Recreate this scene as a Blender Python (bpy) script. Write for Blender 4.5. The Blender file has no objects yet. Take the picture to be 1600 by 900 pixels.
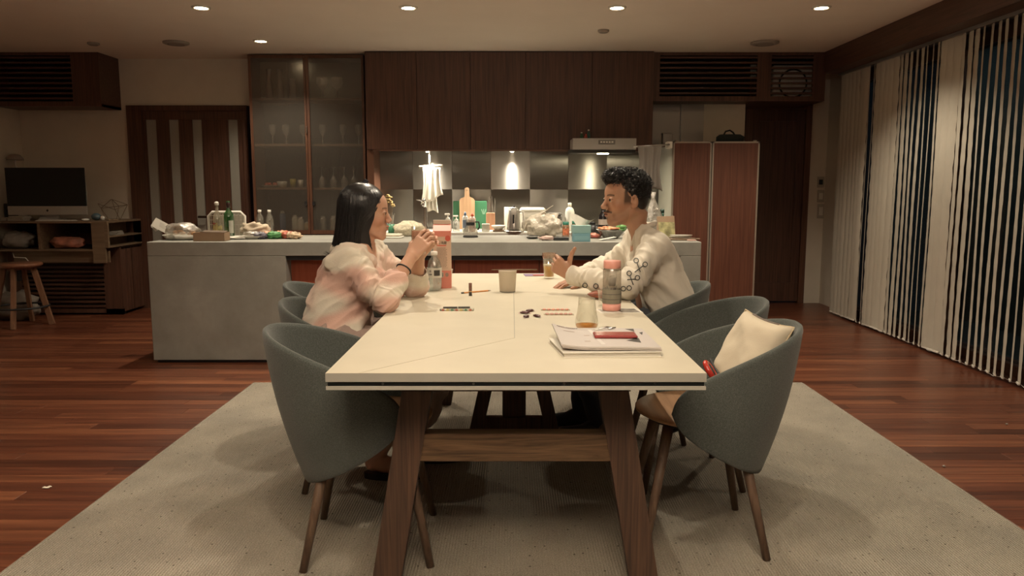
import bpy, bmesh, math, random
import numpy as np
from mathutils import Vector, Matrix, noise as mnoise
random.seed(7); rng = np.random.default_rng(7)
SC = bpy.context.scene; COL = SC.collection
PI = math.pi
# ---------------------------------------------------------------- camera
H = 1.21; F = 1200.0; TILT = math.radians(7.36)
cam = bpy.data.cameras.new('camera'); cam.sensor_width = 36; cam.lens = 36*F/1600
cam.clip_start = .05; cam.clip_end = 60
camo = bpy.data.objects.new('camera', cam); COL.objects.link(camo)
camo.location = (0, 0, H); camo.rotation_euler = (math.radians(90)-TILT, 0, 0)
SC.camera = camo
# ---------------------------------------------------------------- world, exposure
W = bpy.data.worlds.new('world'); SC.world = W; W.use_nodes = True
W.node_tree.nodes['Background'].inputs[0].default_value = (.05, .07, .09, 1)
W.node_tree.nodes['Background'].inputs[1].default_value = .05
vs = SC.view_settings; vs.view_transform = 'Standard'; vs.look = 'None'; vs.gamma = 1; vs.exposure = 0.42
vs.use_curve_mapping = False
SC.cycles.max_bounces = 10; SC.cycles.transparent_max_bounces = 24
SC.cycles.caustics_reflective = False; SC.cycles.caustics_refractive = False
SC.cycles.sample_clamp_indirect = 4.0
try: SC.cycles.use_denoising = True
except Exception: pass
CEIL = 2.48; XOUT = 4.1
WARM = (1.0, .86, .66)
def lamp(name, kind, loc, energy, color=WARM, **kw):
    l = bpy.data.lights.new(name, kind); l.energy = energy; l.color = color
    for k, v in kw.items(): setattr(l, k, v)
    o = bpy.data.objects.new(name, l); COL.objects.link(o); o.location = loc; return o
# downlights of the ceiling grid: (x, y, watts); their fittings are built further down
DOWN = [(-2.19, 5.62, 60), (-.73, 5.62, 60), (.74, 5.62, 60), (2.18, 5.62, 60), (-2.17, 6.85, 40),
        (-2.0, 3.2, 16), (2.15, 3.2, 16)]
TABLE_DOWN = [(-.45, 1.45, 35), (.45, 1.45, 35), (-.45, 4.1, 60), (.45, 4.1, 60)]          # downlights over the table's two ends, above the frame
for x, y, e in DOWN + TABLE_DOWN:
    lamp('downlight_lamp', 'SPOT', (x, y, CEIL-.03), e, spot_size=math.radians(128), spot_blend=.6, shadow_soft_size=.022)
up = lamp('ceiling_fill', 'AREA', (0, -.1, 1.85), 125, (1, .88, .72), size=.35)      # added unseen fill behind the camera, aimed up to brighten the ceiling
up.rotation_euler = (PI, 0, 0)
out_ = lamp('outside_fill', 'AREA', (XOUT, 4.5, 2.6), 9, (.75, .9, .95), shape='RECTANGLE', size=.5, size_y=7)      # added faint fill, lifts the black outside behind the blinds
UNDER = [(-.80, 7.45, 12, 'bar'), (0.0, 7.45, 12, 'bar'), (.84, 7.2, 10, 'hood')]
# ---------------------------------------------------------------- pixel ray helpers (real depths)
def P(x, y, Y):
    a = math.atan((y-450)/F)+TILT
    z = H-math.tan(a)*Y
    d = Y*math.cos(TILT)+(H-z)*math.sin(TILT)
    return Vector(((x-800)/F*d, Y, z))
def Pz(x, y, Z):
    a = math.atan((y-450)/F)+TILT
    return P(x, y, (H-Z)/math.tan(a))
# ---------------------------------------------------------------- materials
MATS = {}
def _new(name):
    m = bpy.data.materials.new(name); m.use_nodes = True; MATS[name] = m
    nt = m.node_tree; return m, nt, nt.nodes['Principled BSDF']
def _coord(nt, kind='Object', scale=(1, 1, 1), rnd=True):
    if kind == 'World':
        g = nt.nodes.new('ShaderNodeNewGeometry'); out = g.outputs['Position']
    else:
        g = nt.nodes.new('ShaderNodeTexCoord'); out = g.outputs['Object']
    mp = nt.nodes.new('ShaderNodeMapping'); mp.inputs['Scale'].default_value = scale
    nt.links.new(out, mp.inputs['Vector'])
    if rnd:
        oi = nt.nodes.new('ShaderNodeObjectInfo')
        ml = nt.nodes.new('ShaderNodeMath'); ml.operation = 'MULTIPLY'; ml.inputs[1].default_value = 37.0
        nt.links.new(oi.outputs['Random'], ml.inputs[0])
        nt.links.new(ml.outputs[0], mp.inputs['Location'])
    return mp.outputs['Vector']
def _ramp(nt, fac, stops):
    r = nt.nodes.new('ShaderNodeValToRGB'); cr = r.color_ramp
    while len(cr.elements) < len(stops): cr.elements.new(.5)
    for e, (p, c) in zip(cr.elements, stops): e.position = p; e.color = (*c, 1)
    nt.links.new(fac, r.inputs['Fac']); return r.outputs['Color']
def mat(name, col, rough=.5, metal=0, var=0, scale=20, bump=0, bscale=None, coat=0, spec=.5, emit=None, es=0, sheen=0, detail=4, sss=0):
    if name in MATS: return MATS[name]
    m, nt, b = _new(name)
    b.inputs['Base Color'].default_value = (*col, 1); b.inputs['Roughness'].default_value = rough
    b.inputs['Metallic'].default_value = metal; b.inputs['Coat Weight'].default_value = coat
    b.inputs['Specular IOR Level'].default_value = spec; b.inputs['Sheen Weight'].default_value = sheen
    if sss:
        b.inputs['Subsurface Weight'].default_value = sss; b.inputs['Subsurface Radius'].default_value = (1, .35, .2)
        b.inputs['Subsurface Scale'].default_value = .008
    if emit: b.inputs['Emission Color'].default_value = (*emit, 1); b.inputs['Emission Strength'].default_value = es
    if var or bump:
        v = _coord(nt); n = nt.nodes.new('ShaderNodeTexNoise'); n.inputs['Scale'].default_value = scale; n.inputs['Detail'].default_value = detail
        nt.links.new(v, n.inputs['Vector'])
        if var:
            nt.links.new(_ramp(nt, n.outputs['Fac'], [(.3, tuple(c*(1-var) for c in col)), (.7, tuple(min(1, c*(1+var)) for c in col))]), b.inputs['Base Color'])
        if bump:
            n2 = n
            if bscale:
                n2 = nt.nodes.new('ShaderNodeTexNoise'); n2.inputs['Scale'].default_value = bscale; n2.inputs['Detail'].default_value = 3
                nt.links.new(v, n2.inputs['Vector'])
            bp = nt.nodes.new('ShaderNodeBump'); bp.inputs['Strength'].default_value = bump; bp.inputs['Distance'].default_value = .01
            nt.links.new(n2.outputs['Fac'], bp.inputs['Height']); nt.links.new(bp.outputs['Normal'], b.inputs['Normal'])
    return m
def wood(name, dark, light, axis='z', fine=60, rough=.45, bump=.15, kind='Object', stretch=.04, spec=.4, distort=.6):
    if name in MATS: return MATS[name]
    m, nt, b = _new(name)
    s = [fine, fine, fine]; s['xyz'.index(axis)] = fine*stretch
    v = _coord(nt, kind, tuple(s))
    n = nt.nodes.new('ShaderNodeTexNoise'); n.inputs['Scale'].default_value = 1; n.inputs['Detail'].default_value = 5
    n.inputs['Distortion'].default_value = distort
    nt.links.new(v, n.inputs['Vector'])
    mid = tuple((a+c)/2 for a, c in zip(dark, light))
    nt.links.new(_ramp(nt, n.outputs['Fac'], [(.28, dark), (.5, mid), (.72, light)]), b.inputs['Base Color'])
    b.inputs['Roughness'].default_value = rough; b.inputs['Specular IOR Level'].default_value = spec
    bp = nt.nodes.new('ShaderNodeBump'); bp.inputs['Strength'].default_value = bump; bp.inputs['Distance'].default_value = .002
    nt.links.new(n.outputs['Fac'], bp.inputs['Height']); nt.links.new(bp.outputs['Normal'], b.inputs['Normal'])
    return m
def glass(name, tint=(1, 1, 1), edge=.42, core=.03, rough=.04):
    """thin-walled glass: clear face-on, glossier and denser where the wall is seen edge-on"""
    if name in MATS: return MATS[name]
    m, nt, b = _new(name); nt.nodes.remove(b); out = [n for n in nt.nodes if n.type == 'OUTPUT_MATERIAL'][0]
    tr = nt.nodes.new('ShaderNodeBsdfTransparent'); tr.inputs[0].default_value = (*tint, 1)
    gl = nt.nodes.new('ShaderNodeBsdfGlossy'); gl.inputs['Roughness'].default_value = rough; gl.inputs[0].default_value = (*tint, 1)
    lw = nt.nodes.new('ShaderNodeLayerWeight'); lw.inputs[0].default_value = .35
    mr = nt.nodes.new('ShaderNodeMapRange'); mr.inputs[3].default_value = core; mr.inputs[4].default_value = edge
    nt.links.new(lw.outputs['Facing'], mr.inputs[0]); mx = nt.nodes.new('ShaderNodeMixShader'); nt.links.new(mr.outputs[0], mx.inputs[0])
    nt.links.new(tr.outputs[0], mx.inputs[1]); nt.links.new(gl.outputs[0], mx.inputs[2]); nt.links.new(mx.outputs[0], out.inputs[0])
    return m
def thin(name, tint, trans=.75, gloss=.12, rough=.1, diff=None, crinkle=0):
    """thin clear film or sheet: part see-through, part glossy, part milky"""
    if name in MATS: return MATS[name]
    m, nt, b = _new(name); nt.nodes.remove(b)
    out = [n for n in nt.nodes if n.type == 'OUTPUT_MATERIAL'][0]
    tr = nt.nodes.new('ShaderNodeBsdfTransparent'); tr.inputs[0].default_value = (*tint, 1)
    gl = nt.nodes.new('ShaderNodeBsdfGlossy'); gl.inputs['Roughness'].default_value = rough
    df = nt.nodes.new('ShaderNodeBsdfDiffuse'); df.inputs[0].default_value = (*(diff or tint), 1)
    m1 = nt.nodes.new('ShaderNodeMixShader'); m2 = nt.nodes.new('ShaderNodeMixShader')
    m1.inputs[0].default_value = gloss/max(1e-3, 1-trans)
    nt.links.new(df.outputs[0], m1.inputs[1]); nt.links.new(gl.outputs[0], m1.inputs[2])
    m2.inputs[0].default_value = 1-trans
    nt.links.new(tr.outputs[0], m2.inputs[1]); nt.links.new(m1.outputs[0], m2.inputs[2]); nt.links.new(m2.outputs[0], out.inputs[0])
    if crinkle:
        v = _coord(nt); n = nt.nodes.new('ShaderNodeTexNoise'); n.inputs['Scale'].default_value = 45; n.inputs['Detail'].default_value = 2
        nt.links.new(v, n.inputs['Vector'])
        bp = nt.nodes.new('ShaderNodeBump'); bp.inputs['Strength'].default_value = crinkle; bp.inputs['Distance'].default_value = .01
        nt.links.new(n.outputs['Fac'], bp.inputs['Height'])
        nt.links.new(bp.outputs['Normal'], gl.inputs['Normal']); nt.links.new(bp.outputs['Normal'], df.inputs['Normal'])
    return m
# ---------------------------------------------------------------- mesh builder
class MB:
    def __init__(s): s.v = []; s.f = []
    def add(s, vs, fs):
        o = len(s.v); s.v += [tuple(v) for v in vs]; s.f += [tuple(i+o for i in f) for f in fs]; return s
    def box(s, lo, hi, bev=0):
        x0, y0, z0 = lo; x1, y1, z1 = hi
        if bev:
            b = min(bev, (x1-x0)/2.1, (y1-y0)/2.1, (z1-z0)/2.1)
            pts = []
            for sx, sy, sz in ((a, c, d) for a in (0, 1) for c in (0, 1) for d in (0, 1)):
                X, Y, Z = (x1 if sx else x0), (y1 if sy else y0), (z1 if sz else z0)
                dx, dy, dz = (-b if sx else b), (-b if sy else b), (-b if sz else b)
                pts += [(X, Y+dy, Z+dz), (X+dx, Y, Z+dz), (X+dx, Y+dy, Z)]
            bm = bmesh.new(); vv = [bm.verts.new(p) for p in pts]
            bmesh.ops.convex_hull(bm, input=vv); bm.verts.index_update()
            bmesh.ops.recalc_face_normals(bm, faces=bm.faces)
            s.add([v.co[:] for v in bm.verts], [[v.index for v in f.verts] for f in bm.faces]); bm.free(); return s
        return s.add([(x0, y0, z0), (x1, y0, z0), (x1, y1, z0), (x0, y1, z0), (x0, y0, z1), (x1, y0, z1), (x1, y1, z1), (x0, y1, z1)],
                     [(0, 3, 2, 1), (4, 5, 6, 7), (0, 1, 5, 4), (1, 2, 6, 5), (2, 3, 7, 6), (3, 0, 4, 7)])
    def obox(s, c, size, rot=(0, 0, 0), bev=0):
        m = MB().box([-a/2 for a in size], [a/2 for a in size], bev)
        from mathutils import Euler
        R = Euler(rot).to_matrix(); c = Vector(c)
        return s.add([R@Vector(v)+c for v in m.v], m.f)
    def prism(s, pts, y0, y1, plane='xz'):
        """extrude a polygon; plane xz extrudes along y, xy along z"""
        n = len(pts)
        if plane == 'xz': a = [(p[0], y0, p[1]) for p in pts]+[(p[0], y1, p[1]) for p in pts]
        elif plane == 'yz': a = [(y0, p[0], p[1]) for p in pts]+[(y1, p[0], p[1]) for p in pts]
        else: a = [(p[0], p[1], y0) for p in pts]+[(p[0], p[1], y1) for p in pts]
        return s.add(a, [tuple(range(n))[::-1], tuple(range(n, 2*n))]+[(i, (i+1) % n, n+(i+1) % n, n+i) for i in range(n)])
    def beam(s, a, b, w, d, up=(0, 1, 0)):
        """rectangular bar a->b, w across, d along up"""
        a = Vector(a); b = Vector(b); t = (b-a).normalized(); u = Vector(up); u = (u-t*u.dot(t)).normalized(); r = t.cross(u)
        vs = [c+r*sx*w/2+u*sy*d/2 for c in (a, b) for sx, sy in ((-1, -1), (1, -1), (1, 1), (-1, 1))]
        return s.add(vs, [(0, 1, 2, 3), (7, 6, 5, 4)]+[(i, 4+i, 4+(i+1) % 4, (i+1) % 4) for i in range(4)])
    def tube(s, pts, r, n=8, cap=True, flat=None):
        pts = [Vector(p) for p in pts]; m = len(pts)
        rs = r if isinstance(r, (list, tuple)) else [r]*m
        vs = []; pu = None
        for i, p in enumerate(pts):
            t = (pts[min(i+1, m-1)]-pts[max(i-1, 0)]).normalized()
            if pu is None:
                pu = t.cross(Vector((0, 0, 1)));
                if pu.length < .05: pu = t.cross(Vector((0, 1, 0)))
            pu = (pu-t*pu.dot(t)).normalized(); w = t.cross(pu)
            for k in range(n):
                a = 2*PI*k/n
                vs.append(p+pu*math.cos(a)*rs[i]+w*math.sin(a)*rs[i]*(flat or 1))
        fs = [(i*n+k, i*n+(k+1) % n, (i+1)*n+(k+1) % n, (i+1)*n+k) for i in range(m-1) for k in range(n)]
        if cap: fs += [tuple(range(n))[::-1], tuple((m-1)*n+k for k in range(n))]
        return s.add(vs, fs)
    def lathe(s, prof, c=(0, 0, 0), n=28, sx=1, sy=1, jit=0, cap=True):
        cx, cy, cz = c; vs = []
        for i, (r, z) in enumerate(prof):
            for k in range(n):
                a = 2*PI*k/n; q = 1+jit*math.sin(3*a+i)+jit*.7*math.sin(7*a-2*i)
                vs.append((cx+r*q*math.cos(a)*sx, cy+r*q*math.sin(a)*sy, cz+z))
        m = len(prof)
        fs = [(i*n+k, i*n+(k+1) % n, (i+1)*n+(k+1) % n, (i+1)*n+k) for i in range(m-1) for k in range(n)]
        if cap:
            if prof[0][0] > 1e-5: fs.append(tuple(range(n))[::-1])
            if prof[-1][0] > 1e-5: fs.append(tuple((m-1)*n+k for k in range(n)))
        return s.add(vs, fs)
    def ball(s, c, r, n=12, m=8, sq=(1, 1, 1)):
        vs = []; c = Vector(c)
        for i in range(m+1):
            th = PI*i/m
            for k in range(n):
                a = 2*PI*k/n
                vs.append(c+Vector((math.sin(th)*math.cos(a)*r*sq[0], math.sin(th)*math.sin(a)*r*sq[1], -math.cos(th)*r*sq[2])))
        return s.add(vs, [(i*n+k, i*n+(k+1) % n, (i+1)*n+(k+1) % n, (i+1)*n+k) for i in range(m) for k in range(n)])
    def grid(s, fn, nu, nv, closed_u=False):
        vs = [fn(i/(nu-1) if not closed_u else i/nu, j/(nv-1)) for i in range(nu) for j in range(nv)]
        fs = [(i*nv+j, ((i+1) % nu)*nv+j, ((i+1) % nu)*nv+j+1, i*nv+j+1) for i in range(nu if closed_u else nu-1) for j in range(nv-1)]
        return s.add(vs, fs)
    def mesh(s, name, m=None, smooth=False, off=(0, 0, 0), weld=False):
        me = bpy.data.meshes.new(name); ox, oy, oz = off
        me.from_pydata([(v[0]-ox, v[1]-oy, v[2]-oz) for v in s.v], [], s.f)
        if weld:
            bm = bmesh.new(); bm.from_mesh(me); bmesh.ops.remove_doubles(bm, verts=bm.verts, dist=1e-6); bmesh.ops.recalc_face_normals(bm, faces=bm.faces); bm.to_mesh(me); bm.free()
        if m: me.materials.append(m)
        if smooth: me.polygons.foreach_set('use_smooth', [True]*len(me.polygons))
        return me
    def build(s, name, m=None, parent=None, smooth=False, loc=None, world=False, auto=False, weld=False):
        """world=True: vertices are world coordinates, made local to the parent's place"""
        off = (0, 0, 0)
        if world: off = parent.location if parent is not None else (loc or (0, 0, 0))
        me = s.mesh(name, m, smooth, off, weld or smooth)
        if auto:
            bm = bmesh.new(); bm.from_mesh(me)
            for e in bm.edges:
                if len(e.link_faces) == 2 and e.calc_face_angle(0) > math.radians(38): e.smooth = False
            bm.to_mesh(me); bm.free()
        o = bpy.data.objects.new(name, me); COL.objects.link(o)
        if parent is not None: o.parent = parent
        if loc is not None: o.location = loc
        return o
def tag(o, label=None, cat=None, group=None, kind=None):
    if label: o['label'] = label
    if cat: o['category'] = cat
    if group: o['group'] = group
    if kind: o['kind'] = kind
    return o
def thing(name, label, cat, loc=(0, 0, 0), rz=0, group=None):
    o = bpy.data.objects.new(name, None); COL.objects.link(o); o.location = loc; o.rotation_euler = (0, 0, rz)
    o.empty_display_size = .1
    return tag(o, label, cat, group)
def dup(o, loc=None, rz=None, label=None, parent=None, group=None, scale=None):
    c = o.copy(); COL.objects.link(c)
    if parent is not None: c.parent = parent
    for ch in list(o.children): dup(ch, parent=c)
    if loc is not None: c.location = loc
    if rz is not None: c.rotation_euler = (0, 0, rz)
    if label: c['label'] = label
    if group: c['group'] = group
    if scale: c.scale = scale
    return c
def text(body, size, name, m, parent, loc, rot, ext=.0004, align='CENTER'):
    cu = bpy.data.curves.new('t', 'FONT'); cu.body = body; cu.size = size; cu.extrude = ext; cu.align_x = align; cu.align_y = 'CENTER'
    t = bpy.data.objects.new('t', cu); me = bpy.data.meshes.new_from_object(t); me.materials.append(m)
    bpy.data.objects.remove(t); bpy.data.curves.remove(cu)
    o = bpy.data.objects.new(name, me); COL.objects.link(o); o.parent = parent; o.location = loc; o.rotation_euler = rot; return o
# ================================================================ ROOM
YW_L, YBOX, YCAB, YUP, YSPL, YW_R = 7.8, 7.42, 7.5, 7.35, 7.72, 8.12
XL, XR = -4.90, 3.35
m_plaster = mat('plaster', (.68, .62, .52), .9, var=.03, scale=6, bump=.08, bscale=160)
m_ceil = mat('ceiling_paint', (.82, .74, .65), .9, var=.02, scale=3)
m_dwood = wood('dark_walnut', (.055, .026, .018), (.125, .058, .036), 'z', 55, .42)
m_dwood_x = wood('dark_walnut_across', (.05, .024, .017), (.115, .054, .034), 'x', 55, .42)
m_dwood_y = wood('dark_walnut_along', (.05, .024, .017), (.115, .054, .034), 'y', 55, .42)
m_rwood = wood('red_walnut', (.085, .038, .024), (.165, .078, .046), 'z', 50, .4)
m_rwood_x = wood('red_walnut_across', (.085, .038, .024), (.165, .078, .046), 'x', 50, .4)
m_black = mat('matt_black', (.012, .012, .013), .6)
m_void = mat('dark_inside', (.010, .014, .015), .9)
m_white = mat('white_plastic', (.72, .69, .62), .4)
m_steel = mat('steel', (.55, .54, .52), .28, metal=1)
m_st_plain = mat('brushed_steel_plain', (.34, .33, .31), .32, metal=1)
m_chrome = mat('chrome', (.8, .8, .8), .08, metal=1)
# floor: base slab plus planks
m_floor, nt, b = _new('floor_planks')
geo = nt.nodes.new('ShaderNodeNewGeometry'); oi = nt.nodes.new('ShaderNodeObjectInfo')
at = nt.nodes.new('ShaderNodeAttribute'); at.attribute_name = 'rnd'
ad = nt.nodes.new('ShaderNodeMath'); ad.operation = 'ADD'; nt.links.new(oi.outputs['Random'], ad.inputs[0]); nt.links.new(at.outputs['Fac'], ad.inputs[1])
fr = nt.nodes.new('ShaderNodeMath'); fr.operation = 'FRACT'; nt.links.new(ad.outputs[0], fr.inputs[0])
mu = nt.nodes.new('ShaderNodeMath'); mu.operation = 'MULTIPLY'; mu.inputs[1].default_value = 50; nt.links.new(fr.outputs[0], mu.inputs[0])
mp = nt.nodes.new('ShaderNodeMapping'); mp.inputs['Scale'].default_value = (1.6, 38, 38)
nt.links.new(geo.outputs['Position'], mp.inputs['Vector']); nt.links.new(mu.outputs[0], mp.inputs['Location'])
n1 = nt.nodes.new('ShaderNodeTexNoise'); n1.inputs['Scale'].default_value = 1; n1.inputs['Detail'].default_value = 6; n1.inputs['Distortion'].default_value = .8
nt.links.new(mp.outputs[0], n1.inputs['Vector'])
grain = _ramp(nt, n1.outputs['Fac'], [(.25, (.062, .020, .011)), (.5, (.130, .042, .021)), (.78, (.235, .085, .040))])
tone = _ramp(nt, fr.outputs[0], [(0, (.50, .46, .46)), (.3, (.85, .8, .8)), (.7, (1.0, 1.0, 1.0)), (1, (1.5, 1.6, 1.5))])
mx = nt.nodes.new('ShaderNodeMixRGB'); mx.blend_type = 'MULTIPLY'; mx.inputs[0].default_value = 1
nt.links.new(grain, mx.inputs[1]); nt.links.new(tone, mx.inputs[2]); nt.links.new(mx.outputs[0], b.inputs['Base Color'])
b.inputs['Roughness'].default_value = .33; b.inputs['Specular IOR Level'].default_value = .45
bp = nt.nodes.new('ShaderNodeBump'); bp.inputs['Strength'].default_value = .12; bp.inputs['Distance'].default_value = .002
nt.links.new(n1.outputs['Fac'], bp.inputs['Height']); nt.links.new(bp.outputs[0], b.inputs['Normal'])
floor = MB().box((XL, -3.0, -.08), (XR, 8.4, -.014)).build('floor', mat('floor_joint', (.02, .008, .005), .8)); tag(floor, kind='structure')
PW = .09; plank_mesh = {}
def plank_mb(x0, x1, y, z=0): return MB().box((x0, y+.0007, -.014), (x1-.0012, y+PW-.0007, z), .0012)
rest = []; restr = []
row = 0; y = -2.97
while y < 8.3:
    x = XL-random.random()*1.6
    while x < XR:
        L = random.choice((.9, 1.35, 1.8, 1.8)); x0 = max(x, XL); x1 = min(x+L, XR)
        if x1-x0 > .05:
            seen = 2.0 < y < 4.3 and (x0 < -1.6 or x1 > 1.83)
            if seen:
                key = round(x1-x0, 3)
                if key not in plank_mesh: plank_mesh[key] = plank_mb(0, x1-x0, 0).mesh('plank', m_floor)
                o = bpy.data.objects.new('plank', plank_mesh[key]); COL.objects.link(o); o.parent = floor; o.location = (x0, y, -.0004*random.random())
            else: rest.append((x0, x1, y)); restr.append(random.random())
        x += L
    y += PW
pm = MB(); ra = []
for (x0, x1, y), r in zip(rest, restr):
    n0 = len(pm.v); pm.box((x0, y+.0007, -.014), (x1-.0012, y+PW-.0007, 0)); ra += [r]*(len(pm.v)-n0)
me = pm.mesh('planks', m_floor); a = me.attributes.new('rnd', 'FLOAT', 'POINT'); a.data.foreach_set('value', ra)
o = bpy.data.objects.new('planks', me); COL.objects.link(o); o.parent = floor; o['kind'] = 'stuff'
def struct(mb, name, m, smooth=False):
    return tag(mb.build(name, m, smooth=smooth), kind='structure')
struct(MB().box((XL-.1, -3.1, CEIL), (XR+.1, 8.4, CEIL+.1)), 'ceiling', m_ceil)
struct(MB().box((XL-.1, -3.1, 0), (XL, 8.3, CEIL)), 'wall_left', m_plaster)
struct(MB().box((XL-.1, -3.1, 0), (XR+.1, -3.0, CEIL)), 'wall_front', m_dwood)
# back wall, left stretch with door opening
pl = P(207, 300, YW_L).x; pr = P(388, 200, YW_L).x; dz = P(300, 165, YW_L).z
wb = MB().box((XL, YW_L, 0), (pl, YW_L+.1, CEIL)).box((pl, YW_L, dz), (pr+.4, YW_L+.1, CEIL)).box((pr+.05, YW_L+.05, 0), (1.0, YW_L+.15, CEIL))
struct(wb, 'wall_back', m_plaster)
# door_1: slatted entrance door with frosted strips
d1 = thing('door_1', None, None, ((pl+pr)/2, YW_L, 0)); d1['kind'] = 'structure'
def X(px, Y, y=300): return P(px, y, Y).x
fr_ = MB().box((pl, YW_L-.03, 0), (pl+.15, YW_L+.06, dz)).box((pl+.15, YW_L-.029, dz-.05), (pr-.05, YW_L+.06, dz)).box((pr-.05, YW_L-.03, 0), (pr, YW_L+.06, dz))
fr_.build('door_frame', m_dwood, d1, world=True)
leafL = X(232, YW_L, 250); cuts = [(233, 249), (269, 284), (305, 320), (361, 376)]
gx = [(X(a-0, YW_L, 230)-.02, X(b, YW_L, 230)-.02) for a, b in cuts]
top = P(300, 187, YW_L).z
lf = MB(); xs = [pl+.15]+[c for g in gx for c in g]+[pr-.05]
for i in range(0, len(xs), 2): lf.box((xs[i], YW_L, .05), (xs[i+1], YW_L+.035, dz-.05))
lf.box((pl+.151, YW_L-.004, top), (pr-.051, YW_L+.038, dz-.051)).box((pl+.151, YW_L-.002, .051), (pr-.051, YW_L+.038, .35))
lf.build('door_leaf', m_dwood, d1, world=True)
for g in gx: MB().box((g[0], YW_L+.012, .35), (g[1], YW_L+.022, top)).build('pane', mat('frosted_strip', (.30, .29, .25), .5), d1, world=True)
h = X(320, YW_L)
MB().tube([(h-.06, YW_L-.05, .93), (h+.03, YW_L-.05, .93), (h+.03, YW_L, .93)], .011).build('door_handle', mat('bronze', (.10, .07, .05), .35, metal=1), d1, world=True)
# back wall, right stretch with door_2
a0 = P(1160, 300, YW_R).x; a1 = P(1262, 300, YW_R).x; zt = P(1200, 168, YW_R).z
wr = MB().box((1.0, YW_R, 0), (a0, YW_R+.1, CEIL)).box((a0, YW_R, zt+.3), (a1, YW_R+.1, CEIL)).box((a1, YW_R, 0), (XR, YW_R+.1, CEIL)).box((1.0, YUP+.4, 0), (1.02, YW_R, CEIL))
tag(wr.build('wall_back', m_plaster), kind='structure')
d2 = thing('door_2', None, None, ((a0+a1)/2, YW_R, 0)); d2['kind'] = 'structure'
MB().box((a0, YW_R-.03, 0), (a0+.07, YW_R+.06, zt+.3)).box((a1-.06, YW_R-.03, 0), (a1, YW_R+.06, zt+.3)).box((a0+.07, YW_R-.029, zt-.02), (a1-.06, YW_R+.06, zt+.3)).build('door_frame', m_rwood, d2, world=True)
dl = MB().box((a0+.07, YW_R+.01, .02), (a1-.06, YW_R+.05, zt-.02))
for fx in (.0, .86): dl.box((a0+.07+fx*.55, YW_R, .02), (a0+.07+fx*.55+.09, YW_R+.02, zt-.02))
dl.box((a0+.071, YW_R-.002, .021), (a1-.061, YW_R+.019, .22)).box((a0+.071, YW_R-.002, zt-.14), (a1-.061, YW_R+.019, zt-.021))
dl.build('door_leaf', m_dwood, d2, world=True)
struct(MB().box((a1, YW_R-.02, 0), (XR-.25, YW_R, .075)), 'baseboard_back', m_rwood_x)
for k, (y0, y1) in enumerate(((276, 293), (297, 316), (319, 341))):
    p = P(1283, y0, YW_R-.01); q = P(1283, y1, YW_R-.01)
    t = thing('wall_switch', ('wall control with a dark display, topmost of three by the blinds', 'pale wall switch plate, middle of three by the blinds', 'pale wall switch plate, lowest of three by the blinds')[k], 'switch', (p.x, YW_R, q.z))
    MB().box((p.x-.035, YW_R-.012, q.z), (p.x+.035, YW_R, p.z), .003).build('plate', mat('switch_plate', (.42, .38, .31), .5), t, world=True)
    MB().box((p.x-.02, YW_R-.016, q.z+.03), (p.x+.02, YW_R-.011, p.z-.03), .002).build('display' if k == 0 else 'rocker', m_void if k == 0 else m_white, t, world=True)
# right wall: glazing behind the vertical blinds
XWN = 3.28
win = thing('window_1', None, None, (XWN, 4.5, 0)); win['kind'] = 'structure'
yy = [-2.9, 1.6, 3.55, 5.75, 7.45]
MB().box((XWN, -3, 2.2), (XWN+.1, 7.55, CEIL)).box((XWN-.02, -3, 0), (XWN+.1, 7.55, .07)).build('window_frame', m_rwood, win, world=True)
for y in yy: MB().box((XWN-.03, y-.06, .07), (XWN+.06, y+.06, 2.2)).build('window_post', m_rwood, win, world=True)
for i in range(4): MB().box((XWN+.03, yy[i]+.06, .07), (XWN+.038, yy[i+1]-.06, 2.2)).build('pane', thin('dark_pane', (.8, .85, .85), .80, .16, .02, (.02, .03, .03)), win, world=True)
struct(MB().box((XWN, 7.5, 0), (XR+.02, YW_R, CEIL)), 'wall_right', m_plaster)
struct(MB().box((XR+1.2, -3, -.2), (XR+1.25, 8.2, 3)).box((XR, -3, -.2), (XR+1.2, 8.2, -.1)), 'wall_outside', mat('night_garden', (.03, .045, .045), .9))
# beam over the blinds
struct(MB().box((2.93, -.9, 2.285), (XWN, YBOX+.02, CEIL)), 'trim_1', m_dwood_y)
# ---------------------------------------------------------------- louvred boxes
def louvre_box(name, label, cat, x0, x1, y0, y1, z0, z1, openings, nslat=9, side=None):
    t = thing(name, label, cat, ((x0+x1)/2, y0, z0))
    c = MB().box((x0, y0+.02, z0), (x1, y1, z0+.025)).box((x0, y0+.02, z1-.005), (x1, y1, z1)).box((x0, y0+.02, z0), (x0+.02, y1, z1)).box((x1-.02, y0+.02, z0), (x1, y1, z1))
    c.build('carcass', m_dwood_x, t, world=True)
    xs = [x0]+[v for o in openings for v in o]+[x1]
    f = MB()
    for i in range(0, len(xs), 2):
        if xs[i+1]-xs[i] > .005: f.box((xs[i], y0, z0), (xs[i+1], y0+.022, z1))
    zb, zt_ = z0+.045, z1-.03
    for a, b in openings: f.box((a, y0+.0005, z0), (b, y0+.0215, zb)).box((a, y0+.0005, zt_), (b, y0+.0215, z1))
    f.build('front_frame', m_dwood, t, world=True)
    for a, b in openings:
        for k in range(nslat):
            z = zb+(k+.6)*(zt_-zb)/nslat
            MB().box((a, y0-.004, z-.009), (b, y0+.03, z+.009), .002).build('slat', m_dwood_x, t, world=True)
        MB().box((a, y0+.22, zb), (b, y0+.225, zt_)).build('back_panel', m_void, t, world=True)
    return t
xa = P(155, 120, YBOX).x
zb = P(100, 166, YBOX).z
bl = louvre_box('louvred_housing', 'dark wood louvred housing high on the wall above the computer', 'louvre box', XL, xa+.0, YBOX, YW_L, zb, CEIL, [(XL+.02, xa-.26)])
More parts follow.
